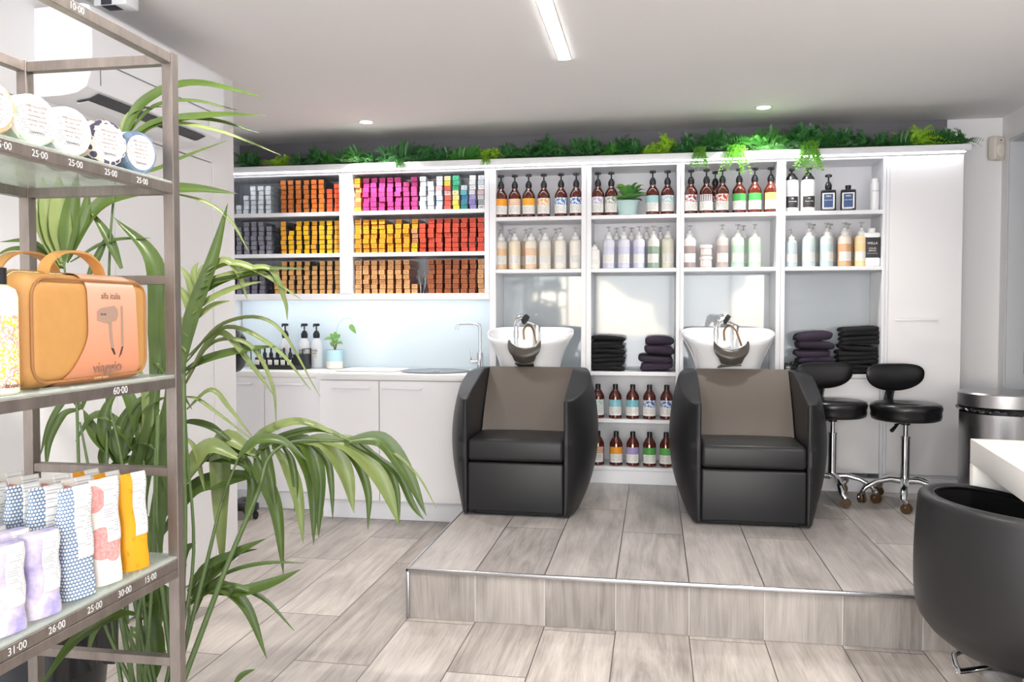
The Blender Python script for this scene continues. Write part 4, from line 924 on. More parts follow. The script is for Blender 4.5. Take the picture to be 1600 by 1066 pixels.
# local: open side faces +Y
def tubf(th, v, r0, r1, zb, dz=0):
    """th 0 = back centre"""
    a = abs(th) / math.radians(118); h = .692 - .04 * a * a - .015 * max(0, a - .7) / .3
    z = zb + (h - zb) * v; k = 1 - (1 - min(1, v / .30)) ** 2.6
    r = r0 * (.60 + .40 * k) + .012 * math.sin(PI * v)
    return (r * math.sin(th), -r * math.cos(th) * .95, z + dz)
TM = math.radians(134); T_ = .045
NA, NV = 44, 16
mb = MB()
mb.grid(lambda a, v: tubf((a * 2 - 1) * TM, v, .305, 0, .225), NA, NV)
o = mb.build('shell', 'scuffed_leather', ch, smooth=80)
sd = o.modifiers.new('thick', 'SOLIDIFY'); sd.thickness = T_; sd.offset = 1; sd.use_even_offset = False
bv = o.modifiers.new('round', 'BEVEL'); bv.width = .02; bv.segments = 4; bv.limit_method = 'ANGLE'; bv.angle_limit = math.radians(50)
for vv in (.985,):
    mb = MB(); mb.tube([Vector(tubf((k / 40 * 2 - 1) * TM * .97, vv, .305, 0, .225)) for k in range(41)], .0035, 6); mb.build('piping', 'tub_inner', ch)
mb = MB(); mb.ell((0, .02, .40), .235, .245, .075, .45, .75, 36, 12); mb.build('seat_cushion', 'tub_inner', ch, smooth=70)
mb = MB(); mb.lathe([(.02, .19), (.17, .195), (.22, .23), (.001, .24)], seg=36); mb.build('seat_pan', 'scuffed_leather', ch)
MB().tube([(0, 0, .03), (0, 0, .22)], .035, 20).build('column', 'chrome', ch)
# flat chrome loop base, given in room coordinates and brought into the chair's frame
inv = (Matrix.Translation(Vector((CHX, CHY, 0))) @ Matrix.Rotation(math.radians(-72), 4, 'Z')).inverted()
def pf(x, y, z):
    d = W(x, y, 1) - Vector((0, 0, CAMZ)); k = (z - CAMZ) / d.z; return Vector((0, 0, CAMZ)) + d * k
A = [pf(1690, 1022, .12), pf(1600, 1033, .12), pf(1510, 1048, .12), pf(1497, 1046, .12), pf(1490, 1030, .12), pf(1493, 1022, .12), pf(1524, 1010, .12), pf(1560, 1006, .12), pf(1640, 1004, .12)]
ctr = Vector((CHX, CHY, .12))
mb = MB(); mb.tube([inv @ p for p in smoothpath(A, 5)], .011, 10, flat=.8); mb.tube([inv @ pf(1600, 1033, .12), inv @ ctr], .012, 8); mb.tube([inv @ pf(1640, 1004, .12), inv @ ctr], .012, 8)
mb.lathe([(.16, .001), (.16, .012), (.04, .04), (.001, .04)], seg=30); mb.build('base_frame', 'chrome', ch, smooth=60)

# ================================================================ alarm sensor, lamps
t_ = thing('alarm_sensor', 'cream motion sensor high in the corner above the steel bin', 'sensor', (2.02, 5.41, 2.26), math.radians(35))
mb = MB(); mb.rbox(-.045, .045, -.025, .03, -.07, .07, .015, 3); mb.build('housing', 'sensor_plastic', t_)
mb = MB(); mb.ell((.0, -.025, -.015), .034, .01, .038, .8, .8, 20, 8); mb.build('lens', 'paper_cream', t_); MB().ell((0, -.026, .045), .005, .003, .005, nu=8, nv=6).build('indicator', 'print_dark', t_)
def downlight(x, y, lab, power=22, seen=True):
    t_ = thing('downlight', lab, 'ceiling light', (x, y, ZC), 0, 'recessed downlights')
    MB().lathe([(.036, -.0008), (.052, -.0008), (.053, -.003), (.04, -.006), (.035, -.002)], seg=32, cap=False).build('trim_ring', 'white_plastic', t_)
    MB().lathe([(.035, -.002), (.001, -.002)], seg=24, cap=False).build('lens', 'light_led', t_)
    ld = bpy.data.lights.new('downlight_lamp', 'SPOT'); ld.energy = power; ld.spot_size = math.radians(125); ld.spot_blend = .6; ld.shadow_soft_size = .03; ld.color = (1, .96, .9)
    lo = bpy.data.objects.new('downlight_lamp', ld); C.objects.link(lo); lo.location = (x, y, ZC - .03)
DLP = 110
downlight(-1.752, 4.893, 'small round recessed downlight above the sink worktop', 55)
downlight(.609, 4.932, 'small round recessed downlight above the second basin', 42)
downlight(-1.0, 1.6, 'added unseen downlight over the retail rack, out of frame', DLP); downlight(1.3, 2.2, 'added unseen downlight over the styling desk, out of frame', DLP)  # two unseen lamps, added to lift the overall room light
t_ = thing('linear_light', 'long slim recessed strip light glowing in the ceiling', 'ceiling light', (-.415, 1.4, ZC))
MB().rbox(-.031, .031, -2.45, 2.455, -.003, -.0006, .001).build('frame', 'white_plastic', t_)
MB().rbox(-.027, .027, -2.45, 2.45, -.006, -.003, .001).build('diffuser', 'light_led', t_)
cb = W(163, 0, 2.9)
t_ = thing('ceiling_sensor', 'small white box sensor with dark lens fixed to ceiling above the air conditioner', 'sensor', (-1.93, 2.745, ZC), 0)
MB().rbox(-.075, .055, -.02, .055, -.068, -.0005, .004).build('housing', 'white_plastic', t_)
MB().rbox(-.045, -.002, -.0215, -.0195, -.066, -.03, .001).build('lens', 'ac_dark', t_)
mb = MB(); mb.rbox(-.045, .01, -.018, .03, -.0695, -.0675, .0005); mb.build('underside_lens', 'ac_dark', t_)

# ================================================================ air conditioner on the left wall
t_ = thing('air_conditioner', 'white split air conditioner mounted high on the left wall', 'air conditioner', (XL, 2.57, 2.0))
Lc = .88
prof = [(0, .02), (.0, .325), (.19, .332), (.212, .325), (.222, .30), (.222, .16), (.214, .095), (.198, .05), (.16, .03), (.10, .022)]
def extr(mb, pr, y0, y1, mi=0):
    o_ = len(mb.v); n = len(pr)
    for y in (y0, y1): mb.v += [(a, y, b) for a, b in pr]
    for i in range(n): mb.f.append((o_ + i, o_ + (i + 1) % n, o_ + n + (i + 1) % n, o_ + n + i)); mb.mi.append(mi)
    mb.f.append(tuple(o_ + i for i in range(n - 1, -1, -1))); mb.mi.append(mi); mb.f.append(tuple(o_ + n + i for i in range(n))); mb.mi.append(mi)
mb = MB(); extr(mb, prof, 0, Lc); mb.build('body', 'white_plastic', t_, smooth=40)
mb = MB(); extr(mb, [(.2225, .142), (.2235, .142), (.2235, .1445), (.2225, .1445)], .04, Lc - .04); mb.build('panel_seam', 'ac_dark', t_, smooth=0)
mb = MB(); mb.rbox(.2215, .2235, .038, .0405, .06, .142, .0004, 1); mb.build('panel_seam', 'ac_dark', t_, smooth=0)
mb = MB(); extr(mb, [(.105, .0205), (.155, .027), (.192, .0415), (.193, .0395), (.156, .0245), (.105, .0185)], .07, Lc - .11); mb.build('air_outlet', 'ac_dark', t_, smooth=0)
mb = MB(); extr(mb, [(.10, .0165), (.145, .022), (.146, .0195), (.10, .014)], .08, Lc - .12); mb.build('louvre', 'white_plastic', t_, smooth=0)
mb = MB(); mb.rbox(.2225, .2235, Lc - .13, Lc - .04, .075, .13, .0003, 1); mb.build('energy_sticker', 'paper_white', t_)

# ================================================================ artificial fern garland on the cornice
def clump_mesh(seed, hang):
    random.seed(seed); mb = MB()
    for k in range(64 if not hang else 30):
        a = random.uniform(0, 2 * PI); e = random.uniform(.05, 1.3); L = random.uniform(.07, .15)
        if hang: a = random.uniform(PI * 1.15, PI * 1.85); e = random.uniform(-.2, .5); L = random.uniform(.12, .24)
        d = Vector((math.cos(a) * math.cos(e), math.sin(a) * math.cos(e) * .7, math.sin(e)))
        p0 = Vector((random.uniform(-.05, .05), random.uniform(-.03, .03), .012)); n = 9
        for i in range(1, n + 1):
            t = i / n; p = p0 + d * L * t + Vector((0, 0, -1)) * L * t * t * .45
            if hang: p = Vector((p0.x + d.x * L * t * .5, -.012 - .03 * min(1, t * 3) - abs(d.y) * .02 * t, .006 + (.012 + .012 * math.sin(k * 2.3)) * math.sin(PI * min(1, t * 2.2)) - L * max(0, t - .12) * (.75 + .2 * math.sin(k))))
            if not hang: p.z = max(p.z, .004)
            for s in (-1, 1):
                sd = Vector((-d.y, d.x, .35 * s)).normalized() * s; ll = (.02 if not hang else .026) * (1.15 - t * (.7 if not hang else .35))
                q = p + sd * ll + d * ll * .5; w = d * ll * .38
                mb.add([p, p + sd * ll * .5 - w, q, p + sd * ll * .5 + w], [(0, 1, 2, 3)])
    me = bpy.data.meshes.new('fern_clump'); me.from_pydata(mb.v, [], mb.f); me.materials.append(M['fern_leaf']); return me
cl = [clump_mesh(s, False) for s in (1, 2, 3, 4)]; hg = [clump_mesh(s, True) for s in (5, 6)]
random.seed(17)
DG, MG, LG = '#3f8040', '#55a045', '#a8dc3a'
gar = [(385, DG, 1), (398, DG, .9), (437, LG, .85), (470, DG, .8), (492, DG, 1.05), (512, MG, .9), (538, DG, .8), (562, MG, 1), (580, DG, .8), (610, DG, 1.05), (625, DG, 1.2), (645, DG, .8), (662, DG, 1.2), (690, DG, .9), (715, MG, .85), (735, MG, .95), (752, LG, .8), (775, LG, .75), (800, DG, .9),
       (822, DG, .95), (850, DG, 1.3), (878, DG, .9), (902, DG, 1.0), (926, DG, 1.15), (950, MG, .9), (965, DG, 1.2), (992, DG, .95), (1018, LG, .75), (1042, LG, 1.15), (1066, DG, .8), (1090, DG, 1.1), (1110, DG, 1.35), (1140, DG, 1.2), (1165, DG, .95), (1192, MG, 1.3), (1215, MG, 1.1),
       (1240, DG, 1.25), (1262, DG, 1.35), (1290, DG, 1.35), (1318, DG, 1.15), (1345, DG, .95), (1372, DG, .8), (1402, DG, .85), (1424, LG, 1.1), (1448, DG, .8), (1472, DG, .95), (1492, DG, .9)]
cname = {DG: 'dark green', MG: 'mid green', LG: 'lime green'}
for i, (px_, c, s_) in enumerate(gar):
    xx = (W(px_, 240, 1) - Vector((0, 0, CAMZ))); xx = xx.x / xx.y * 5.2
    o = bpy.data.objects.new('artificial_fern', cl[i % 4]); C.objects.link(o); o.location = (xx, 5.19 + random.uniform(-.02, .03), 2.237); o.rotation_euler = (0, 0, random.uniform(0, 6.28)); k = s_ * random.uniform(1.1, 1.25); o.scale = (k, k * .75, k * 1.15); o.color = hexc(c)
    tens = i + 1; w_ = ORD[tens] if tens <= 16 else None
    if w_ is None:
        T = {1: 'seventeenth eighteenth nineteenth twentieth'.split(), }
        names = 'seventeenth eighteenth nineteenth twentieth twenty-first twenty-second twenty-third twenty-fourth twenty-fifth twenty-sixth twenty-seventh twenty-eighth twenty-ninth thirtieth thirty-first thirty-second thirty-third thirty-fourth thirty-fifth thirty-sixth thirty-seventh thirty-eighth thirty-ninth fortieth forty-first forty-second forty-third forty-fourth forty-fifth forty-sixth forty-seventh forty-eighth'.split()
        w_ = names[tens - 17]
    tag(o, f'{cname[c]} artificial fern clump on the cornice, {w_} from the left end', 'fern', 'artificial ferns along the cornice')
for i, (px_, c, s_, lab) in enumerate(((625, MG, .4, 'short green spray tipping over the cornice above the magenta cartons'), (1092, '#8fd055', .75, 'trailing light green fern spray hanging over the third bay, left one'), (1150, '#9adf5c', .85, 'trailing light green fern spray hanging over the third bay, right one'), (1262, '#8fd055', 1.05, 'longest trailing fern spray, hanging in front of a white airless bottle'), (760, LG, .35, 'short lime spray tipping over the cornice at the first bay'))):
    xx = (W(px_, 240, 1) - Vector((0, 0, CAMZ))); xx = xx.x / xx.y * 5.1
    o = bpy.data.objects.new('trailing_fern', hg[i % 2]); C.objects.link(o); o.location = (xx, 5.105, 2.24); o.scale = (s_ * .9, s_, s_); o.color = hexc(c); tag(o, lab, 'fern', 'fern sprays trailing from the cornice')
# ================================================================ retail rack in the left foreground
RX0, RX1, RY1, RY0 = -1.425, -1.062, 1.695, .62; TH = .0125
rk = thing('display_rack', 'raw steel display rack with glass shelves in the left foreground', 'rack', (0, 0, 0))
for x in (RX0, RX1):
    for y in (RY0, RY1):
        mb = MB(); mb.rbox(x - TH, x + TH, y - TH, y + TH, .001, 1.846, .001, 1); mb.build('post', 'raw_steel', rk)
def rail(x0, y0, x1, y1, z, h=.022, w=.022):
    mb = MB()
    if x0 == x1: mb.rbox(x0 - w / 2, x0 + w / 2, y0 + TH, y1 - TH, z - h / 2, z + h / 2, .001, 1)
    else: mb.rbox(x0 + TH, x1 - TH, y0 - w / 2, y0 + w / 2, z - h / 2, z + h / 2, .001, 1)
    return mb.build('rail', 'raw_steel', rk)
SZ = {'top': 1.832, 's1': 1.546, 's2': 1.116, 's3': .708}
for k, z in SZ.items():
    for x in (RX0, RX1): rail(x, RY0, x, RY1, z)
    for y in (RY0, RY1): rail(RX0, y, RX1, y, z)
for z in (1.345, .914, .482): 
    for y in (RY0, RY1): rail(RX0, y, RX1, y, z, .02)
for x in (RX0, RX1): rail(x, RY0, x, RY1, .6865, .019)
for k in ('s1', 's2', 's3'):
    mb = MB(); mb.rbox(RX0 - .009, RX1 + .009, RY0 - .009, RY1 + .009, SZ[k] + .0112, SZ[k] + .0165, .001, 1); mb.build('glass_shelf', 'shelf_glass', rk)
def price(s, y, z, size=.022):
    text('chalk_price', s, size, (RX1 + .0115, y, z), (PI / 2, 0, PI / 2), 'chalk', rk, .0001)
for x_, y_, s in ((222, 281, '25·00'), (173, 268, '25·00'), (118, 261, '25·00'), (62, 245, '25·00'), (4, 232, '25·00')):
    d = W(x_, y_, 1) - Vector((0, 0, CAMZ)); k = (RX1 + .011) / d.x; price(s, d.y * k, SZ['s1'] - .001, .017)
d = W(188, 605, 1) - Vector((0, 0, CAMZ)); price('60·00', d.y * (RX1 + .011) / d.x, SZ['s2'], .02)
for x_, y_, s in ((235, 911, '15·00'), (195, 933, '30·00'), (148, 958, '25·00'), (89, 991, '26·00'), (27, 1025, '31·00')):
    d = W(x_, y_, 1) - Vector((0, 0, CAMZ)); price(s, d.y * (RX1 + .011) / d.x, SZ['s3'], .019)
d = W(120, 18, 1) - Vector((0, 0, CAMZ)); price('10·00', d.y * (RX1 + .011) / d.x, SZ['top'], .018)

def onX(x_, y_, X):
    d = W(x_, y_, 1) - Vector((0, 0, CAMZ)); return Vector((0, 0, CAMZ)) + d * (X / d.x)
# wrapped round tins lying on their side, label end out
tins = [(-14, 188, 'tin_peach', 'peach wrapped round tin'), (56, 205, 'tin_green', 'pale green wrapped round tin'), (112, 217, 'tin_pale', 'white and pale grey wrapped round tin'), (170, 229, 'tin_navy', 'navy wrapped round tin with tan rectangles'), (219, 242, 'tin_blue', 'slate blue wrapped round tin, next to the corner post')]
z1 = SZ['s1'] + .0165
for x_, y_, m_, lab in tins:
    p = onX(x_, y_, RX1 - .01); R = .0465
    t_ = thing('soap_tin', lab + ' on the top glass shelf', 'tin', (p.x, p.y, z1 + R + .0005), 0, 'paper wrapped tins on the top shelf')
    t_.rotation_euler = (0, 0, math.radians(-14))
    mb = MB(); n = 10
    o_ = []
    prof_ = [(.001, -.16), (R * .9, -.16), (R, -.153), (R * .99, -.08), (R, -.006), (R * .93, 0), (R * .80, .0015), (.001, .0015)]
    for k in range(n * 3):
        a = 2 * PI * k / (n * 3)
        fac = 1 - .028 * abs(math.sin(a * n / 2 + .4))
        for r, x in prof_: mb.v.append((x, r * fac * math.cos(a), r * fac * math.sin(a)))
    N3 = n * 3; q = len(prof_)
    for k in range(N3):
        for j in range(q - 1): mb.f.append((k * q + j, ((k + 1) % N3) * q + j, ((k + 1) % N3) * q + j + 1, k * q + j + 1)); mb.mi.append(0)
    mb.build('wrapper', m_, t_, smooth=25)
    mb = MB(); mb.lathe([(.001, 0), (R * .78, 0), (R * .78, .0006), (.001, .0008)], seg=36); mb.xf(Matrix.Rotation(PI / 2, 4, 'Y')); mb.xf(Matrix.Translation((.0018, 0, 0)))
    lb = mb.build('label', 'label_tin', t_)
    text('lettering', '/davines/', .009, (.0034, 0, -.022), (PI / 2, 0, PI / 2), 'print_dark', lb, .0001)
    for q_, s_ in enumerate(('solid shampoo bar', 'for daily care', 'nourishing and', 'softening formula', 'net wt. 100 g')):
        text('lettering', s_, .0055, (.0034, 0, .022 - q_ * .008), (PI / 2, 0, PI / 2), 'print_brown', lb, .0001)

# vanity case
z2 = SZ['s2'] + .0165
pR = onX(254, 590, RX1 + .0); pL = onX(58, 600, RX1 + .0)
BL = pR.y - pL.y - .005; by = (pR.y + pL.y) / 2 - .004
bag = thing('vanity_case', 'tan leather double vanity case in a peach card sleeve on middle glass shelf', 'bag', (RX1 - .02, by, z2))
# local: x = depth towards aisle (0 = front face), y = along shelf, z up
Hh = .212
RB = .036
def body(x0, x1, name, sc=1.0):
    mb = MB(); mb.rbox(x0, x1, -BL / 2 * sc, BL / 2 * sc, .0005, Hh * sc, RB, 8)
    for i, v in enumerate(mb.v):   # soft sides: the broad faces belly out a little
        x, y, z = v; k = max(0, 1 - (2 * y / BL) ** 2) * max(0, 1 - ((z - Hh / 2) / (Hh / 2)) ** 2)
        mb.v[i] = (x, y, z)
    return mb.build(name, 'tan_leather', bag, smooth=60)
body(-.095, .0, 'front_compartment'); body(-.215, -.088, 'rear_compartment', .985)
# piping round the front face, zip tracks and pulls
def loop(xx, k, r, nm, mat, seg=180):
    def se(t):
        c, s = math.cos(t), math.sin(t); rr = RB; hy, hz = BL / 2 * k, Hh / 2 * k   # rounded rectangle swept by angle
        q = min(hy / max(1e-6, abs(c)), hz / max(1e-6, abs(s))); y, z = c * q, s * q
        ay, az = abs(y), abs(z)
        if ay > hy - rr and az > hz - rr:
            dy, dz = ay - (hy - rr), az - (hz - rr); m = math.hypot(dy, dz)
            if m > 0: ay, az = hy - rr + dy / m * rr, hz - rr + dz / m * rr
        return Vector((xx, math.copysign(ay, y), max(r + .0005, Hh / 2 + math.copysign(az, z) + .0005)))
    mb = MB(); mb.tube([se(2 * PI * i / seg) for i in range(seg + 1)], r, 8, cap=False); return mb.build(nm, mat, bag, smooth=60)
loop(-.003, .90, .0028, 'piping', 'tan_leather_dark'); loop(-.046, 1.0, .0028, 'zip', 'brass'); loop(-.053, 1.001, .0045, 'zip_tape', 'tan_leather_dark'); loop(-.150, .985, .0028, 'zip', 'brass')
for xx, zz in ((-.046, Hh - .03), (-.10, Hh + .004)):
    mb = MB(); mb.tube([(xx + .004, -BL / 2 + .012, zz), (xx + .012, -BL / 2 + .0, zz - .035)], .005, 8, flat=.5); mb.build('zip_pull', 'brass', bag)
for xx, y0 in ((-.048, .0), (-.15, -.0)):
    mb = MB(); pts = smoothpath([(xx, -.085 + y0, Hh - .012), (xx, -.07 + y0, Hh + .02), (xx, -.03 + y0, Hh + .042), (xx, .03 + y0, Hh + .042), (xx, .07 + y0, Hh + .02), (xx, .085 + y0, Hh - .012)], 6)
    o_ = len(mb.v)
    for p in pts:
        mb.v += [(p.x - .013, p.y, p.z), (p.x + .013, p.y, p.z), (p.x + .013, p.y, p.z + .0045), (p.x - .013, p.y, p.z + .0045)]
    for i in range(len(pts) - 1):
        a = i * 4
        for j in range(4): mb.f.append((a + j, a + (j + 1) % 4, a + 4 + (j + 1) % 4, a + 4 + j)); mb.mi.append(0)
    h_ = mb.build('handle', 'tan_leather', bag, smooth=50)
# card sleeve wrapped over the front compartment
ya, yb_ = -.028, .122
sl_pts = [(-.09, Hh + .0015), (-.06, Hh + .0015)]
for q in range(7):
    a = PI / 2 - q * PI / 12; sl_pts.append((-RB + (RB + .0036) * math.cos(a), Hh - RB + (RB + .0036) * math.sin(a)))
for q in range(1, 10): sl_pts.append((.0036, Hh - RB - (Hh - 2 * RB) * q / 10))
for q in range(7):
    a = -q * PI / 12; sl_pts.append((-RB + (RB + .0036) * math.cos(a), RB + (RB + .0036) * math.sin(a)))
sl_pts = [(a, max(b, .0004)) for a, b in sl_pts]
mb = MB(); n = len(sl_pts)
for j, (xx, zz) in enumerate(sl_pts):
    t = max(0, 1 - zz / Hh); left = ya + .004 * t - .085 * max(0, (t - .52) / .48) ** 1.6
    mb.v += [(xx, left, zz), (xx, yb_ + .012 * t, zz)]
for j in range(n - 1): mb.f.append((j * 2, j * 2 + 1, j * 2 + 3, j * 2 + 2)); mb.mi.append(0)
slv = mb.build('card_sleeve', 'sleeve_card', bag, smooth=40)
XF = .0043
def flat(pts, nm, mat, x=XF, par=slv):
    mb = MB(); n = len(pts); mb.v += [(x, a, b) for a, b in pts] + [(x + .0003, a, b) for a, b in pts]
    mb.f.append(tuple(range(n))); mb.f.append(tuple(range(2 * n - 1, n - 1, -1))); mb.mi += [0, 0]
    for i in range(n): mb.f.append((i, (i + 1) % n, n + (i + 1) % n, n + i)); mb.mi.append(0)
    return mb.build(nm, mat, par, smooth=0)
text('lettering', 'alfa italia', .0175, (XF, .042, .172), (PI / 2, 0, PI / 2), 'print_brown', slv, .0002)
flat([(.0, .142), (.012, .148), (.052, .153), (.062, .146), (.064, .135), (.058, .124), (.03, .118), (.0, .124)], 'printed_hair_dryer', 'print_taupe')
flat([(.034, .12), (.043, .12), (.045, .09), (.049, .068), (.043, .064), (.037, .09)], 'printed_dryer_handle', 'print_taupe')
flat([(.04, .068), (.048, .067), (.054, .056), (.050, .053)], 'printed_dryer_cord', 'print_dark', XF)
text('lettering', 'alfa italia', .005, (XF + .0004, .018, .136), (PI / 2, 0, PI / 2), 'print_dark', slv, .0002)
flat([(.073, .153), (.079, .153), (.080, .072), (.073, .072)], 'printed_straightener', 'print_taupe')
flat([(.074, .07), (.079, .07), (.073, .055), (.064, .047)], 'printed_straightener_cord', 'print_dark')
text('lettering', 'viaggio', .031, (XF, .03, .03), (PI / 2, 0, PI / 2), 'print_brown', slv, .0002, sx=1.05)
text('lettering', 'travel luxe', .010, (XF - .001, .01, .012), (PI / 2, 0, PI / 2), 'print_gold', slv, .0002)

# lotion bottle at the left edge of the picture
p = onX(3, 600, RX1 - .03)
t_ = thing('lotion_bottle', 'cream bottle with yellow coral pattern and black cap beside the vanity case', 'bottle', (p.x, p.y - .006, z2 + .0005))
MB().lathe([(.027, 0), (.0305, .004), (.0305, .165), (.027, .178), (.014, .186), (.001, .186)], seg=32).build('body', 'lotion_pattern', t_); MB().lathe([(.0145, .186), (.0145, .214), (.001, .216)], seg=20).build('cap', 'black_plastic', t_)
text('lettering', '/davines/', .011, (.0305, -.004, .016), (PI / 2, 0, PI / 2 - .2), 'print_dark', t_)

# wrapped packs on the bottom shelf
z3 = SZ['s3'] + .0165
def pack(kind):
    """gusseted pouch: flat oval foot, crimped flat top, white label folded over the top"""
    hgt, w, d = {'yellow': (.205, .062, .045), 'pink': (.212, .066, .046), 'blue': (.212, .068, .046), 'lilac': (.150, .068, .055)}[kind]
    t_ = thing('wrapped_pack', 'x', 'pack')
    def fn(a, v, g=0):
        th = a * 2 * PI; f = 1 - v ** 2.2; c, s = math.cos(th), math.sin(th); e = .5
        top = 1 if kind != 'lilac' else .0
        dd = d * (f * .96 + .04) if kind != 'lilac' else d * (1 - .45 * v ** 4)
        ww = w * (1 - .06 * math.sin(PI * v) * .5 + .02 * v)
        z = hgt * v
        if kind == 'lilac' and v > .9: ww *= .97; 
        return ((dd / 2 + g) * math.copysign(abs(c) ** e, c) + (.004 * math.sin(v * 9) * v), (ww / 2 + g) * math.copysign(abs(s) ** .6, s) + .002 * math.sin(v * 14 + 1), z)
    mb = MB(); mb.grid(lambda a, v: fn(a, v), 32, 22, cu=True)
    mb.f.append(tuple(k * 23 for k in range(31, -1, -1))); mb.mi.append(0); mb.f.append(tuple(k * 23 + 22 for k in range(32))); mb.mi.append(0)
    mb.build('pouch', 'wrap_' + kind, t_, smooth=50)
    lo = {'yellow': .36, 'pink': .40, 'blue': .36, 'lilac': .30}[kind]
    # label: strip on the front face running over the top
    def lb(a, v):
        vv = lo + (1 - lo) * v; y = (a * .58 - .1) * w; half = w * .5
        dd = d * ((1 - vv ** 2.2) * .96 + .04) if kind != 'lilac' else d * (1 - .45 * vv ** 4)
        s = min(.999, abs(y) / (w / 2)); c = (1 - (s ** (1 / .6)) ** 2) ** .5
        x = (dd / 2) * c ** .5 + .0012 + .004 * math.sin(vv * 9) * vv
        return (x, y + .002 * math.sin(vv * 14 + 1), hgt * vv + (.001 if vv >= 1 else 0))
    mb = MB(); mb.grid(lb, 8, 16); l_ = mb.build('label', 'label_pack', t_, smooth=60)
    sd = l_.modifiers.new('t', 'SOLIDIFY'); sd.thickness = .0006; sd.offset = 1
    return t_
label_mat('label_pack', 'none', .98, '#f3f1ef', '#85858a', 26)
U2 = {}
protos = {k: pack(k) for k in ('yellow', 'pink', 'blue', 'lilac')}
def putpack(kind, x_, y_, X, lab, rz):
    pr = protos[kind]; o = pr if kind not in U2 else copy_tree(pr); U2[kind] = 1
    p = onX(x_, y_, X); o.location = (X, p.y, z3 + .0005); o.rotation_euler = (0, 0, rz); o['label'] = lab; o['group'] = 'paper packs on the bottom glass shelf'
base = [('yellow', 208, 903, 3, 'yellow ringed'), ('pink', 163, 925, 5, 'white and coral blotched'), ('blue', 118, 948, 5, 'blue honeycomb dotted'), ('lilac', 60, 975, 5, 'lilac and white'), ('lilac', 3, 1008, 5, 'pale violet')]
for kind, x_, y_, n, cn in base:
    Y0 = onX(x_, y_, RX1 - .032).y
    for k in range(n):
        X = RX1 - .036 - k * .058
        pr = protos[kind]; o = pr if kind not in U2 else copy_tree(pr); U2[kind] = 1
        o.location = (X, Y0 + k * .0035 * (-1) ** k + .004, z3 + .0005); o.rotation_euler = (0, 0, math.radians(-16 + random.uniform(-3, 3)))
        o['label'] = f'{cn} pack, ' + ('at the front edge of the bottom glass shelf' if k == 0 else f'{ORD[k+1]} back in its row on the bottom glass shelf'); o['group'] = 'paper packs on the bottom glass shelf'

# black refuse bin behind the rack foot
pb = W(40, 1100, 2.45)
t_ = thing('rubbish_bin', 'black bin with crumpled liner on floor behind the display rack', 'bin', (pb.x + .03, pb.y + .04, 0))
mb = MB(); mb.lathe([(.15, .001), (.155, .01), (.185, .31), (.195, .32), (.195, .35), (.17, .35), (.16, .30), (.001, .28)], seg=36); mb.build('body', 'black_plastic', t_)
mb = MB(); mb.grid(lambda a, v: ((.200 + .012 * math.sin(a * 40) * v + .01 * math.sin(a * 94)) * math.cos(a * 2 * PI), (.204 + .012 * math.sin(a * 50 + 1) * v) * math.sin(a * 2 * PI), .362 - v * (.13 + .02 * math.sin(a * 30))), 90, 8, cu=True); mb.build('liner', 'bin_liner', t_, smooth=50)

# ================================================================ kentia palm
PX, PY = -1.235, 1.88
palm = thing('potted_palm', 'tall kentia palm with arching fronds between the display rack and left wall', 'plant', (0, 0, 0))
MB().lathe([(.10, .001), (.105, .006), (.13, .20), (.122, .20), (.118, .17), (.001, .168)], cx=PX, cy=PY, seg=36).build('pot', 'palm_pot', palm)
MB().lathe([(.117, .172), (.001, .178)], cx=PX, cy=PY, seg=24, cap=False).build('soil', 'soil', palm)
def leaflet(mb, pts, w, mi=0):
    P = smoothpath(pts, 7); n = len(P) - 1; o = len(mb.v)
    for i, p in enumerate(P):
        t = i / n; d = (P[min(i + 1, n)] - P[max(i - 1, 0)]).normalized(); view = (p - Vector((0, 0, CAMZ))).normalized()
        nn = (Vector((.15, -.55, .8)) - view * .5).normalized(); side = d.cross(nn)
        if side.length < .1: side = d.cross(Vector((1, 0, .2)))
        side.normalize(); up = side.cross(d).normalized()
        ww = w * .5 * (.30 + .70 * min(1, t / .32)) * (1 - max(0, (t - .45) / .55) ** 1.7) + .0006
        mb.v += [tuple(p - side * ww + up * ww * .5), tuple(p - side * ww * .5 + up * ww * .2), tuple(p), tuple(p + side * ww * .5 + up * ww * .2), tuple(p + side * ww + up * ww * .5)]
    for i in range(n):
        for j in range(4): a = o + i * 5 + j; mb.f.append((a, a + 1, a + 6, a + 5)); mb.mi.append(mi)
root = Vector((PX, PY, .17))
def dd_(s): return s[2] - .25 * min(1, max(0, (s[1] - 560) / 500))
def frond(stem, leaves, sw=.006, d0=2.3):
    """stem: list of (x, y, dist); leaves: list of (points, width, material)"""
    S = [root + Vector((random.uniform(-.05, .05), random.uniform(-.05, .05), 0))] + [W(s[0], s[1], dd_(s)) for s in stem if s[1] < 1000]; sp = smoothpath(S, 6)
    mb = MB(); mb.tube(sp, [sw * (1 - .6 * i / len(sp)) for i in range(len(sp))], 8); fr = mb.build('frond', 'stem_green', palm, smooth=60)
    mb = MB()
    for pts, w, mi in leaves: leaflet(mb, [W(*p) if len(p) == 3 else W(p[0], p[1], d0) for p in pts], w * 1.0, mi)
    mb.build('leaflets', ['palm_leaf', 'palm_leaf_pale'], fr, smooth=60)
random.seed(31)
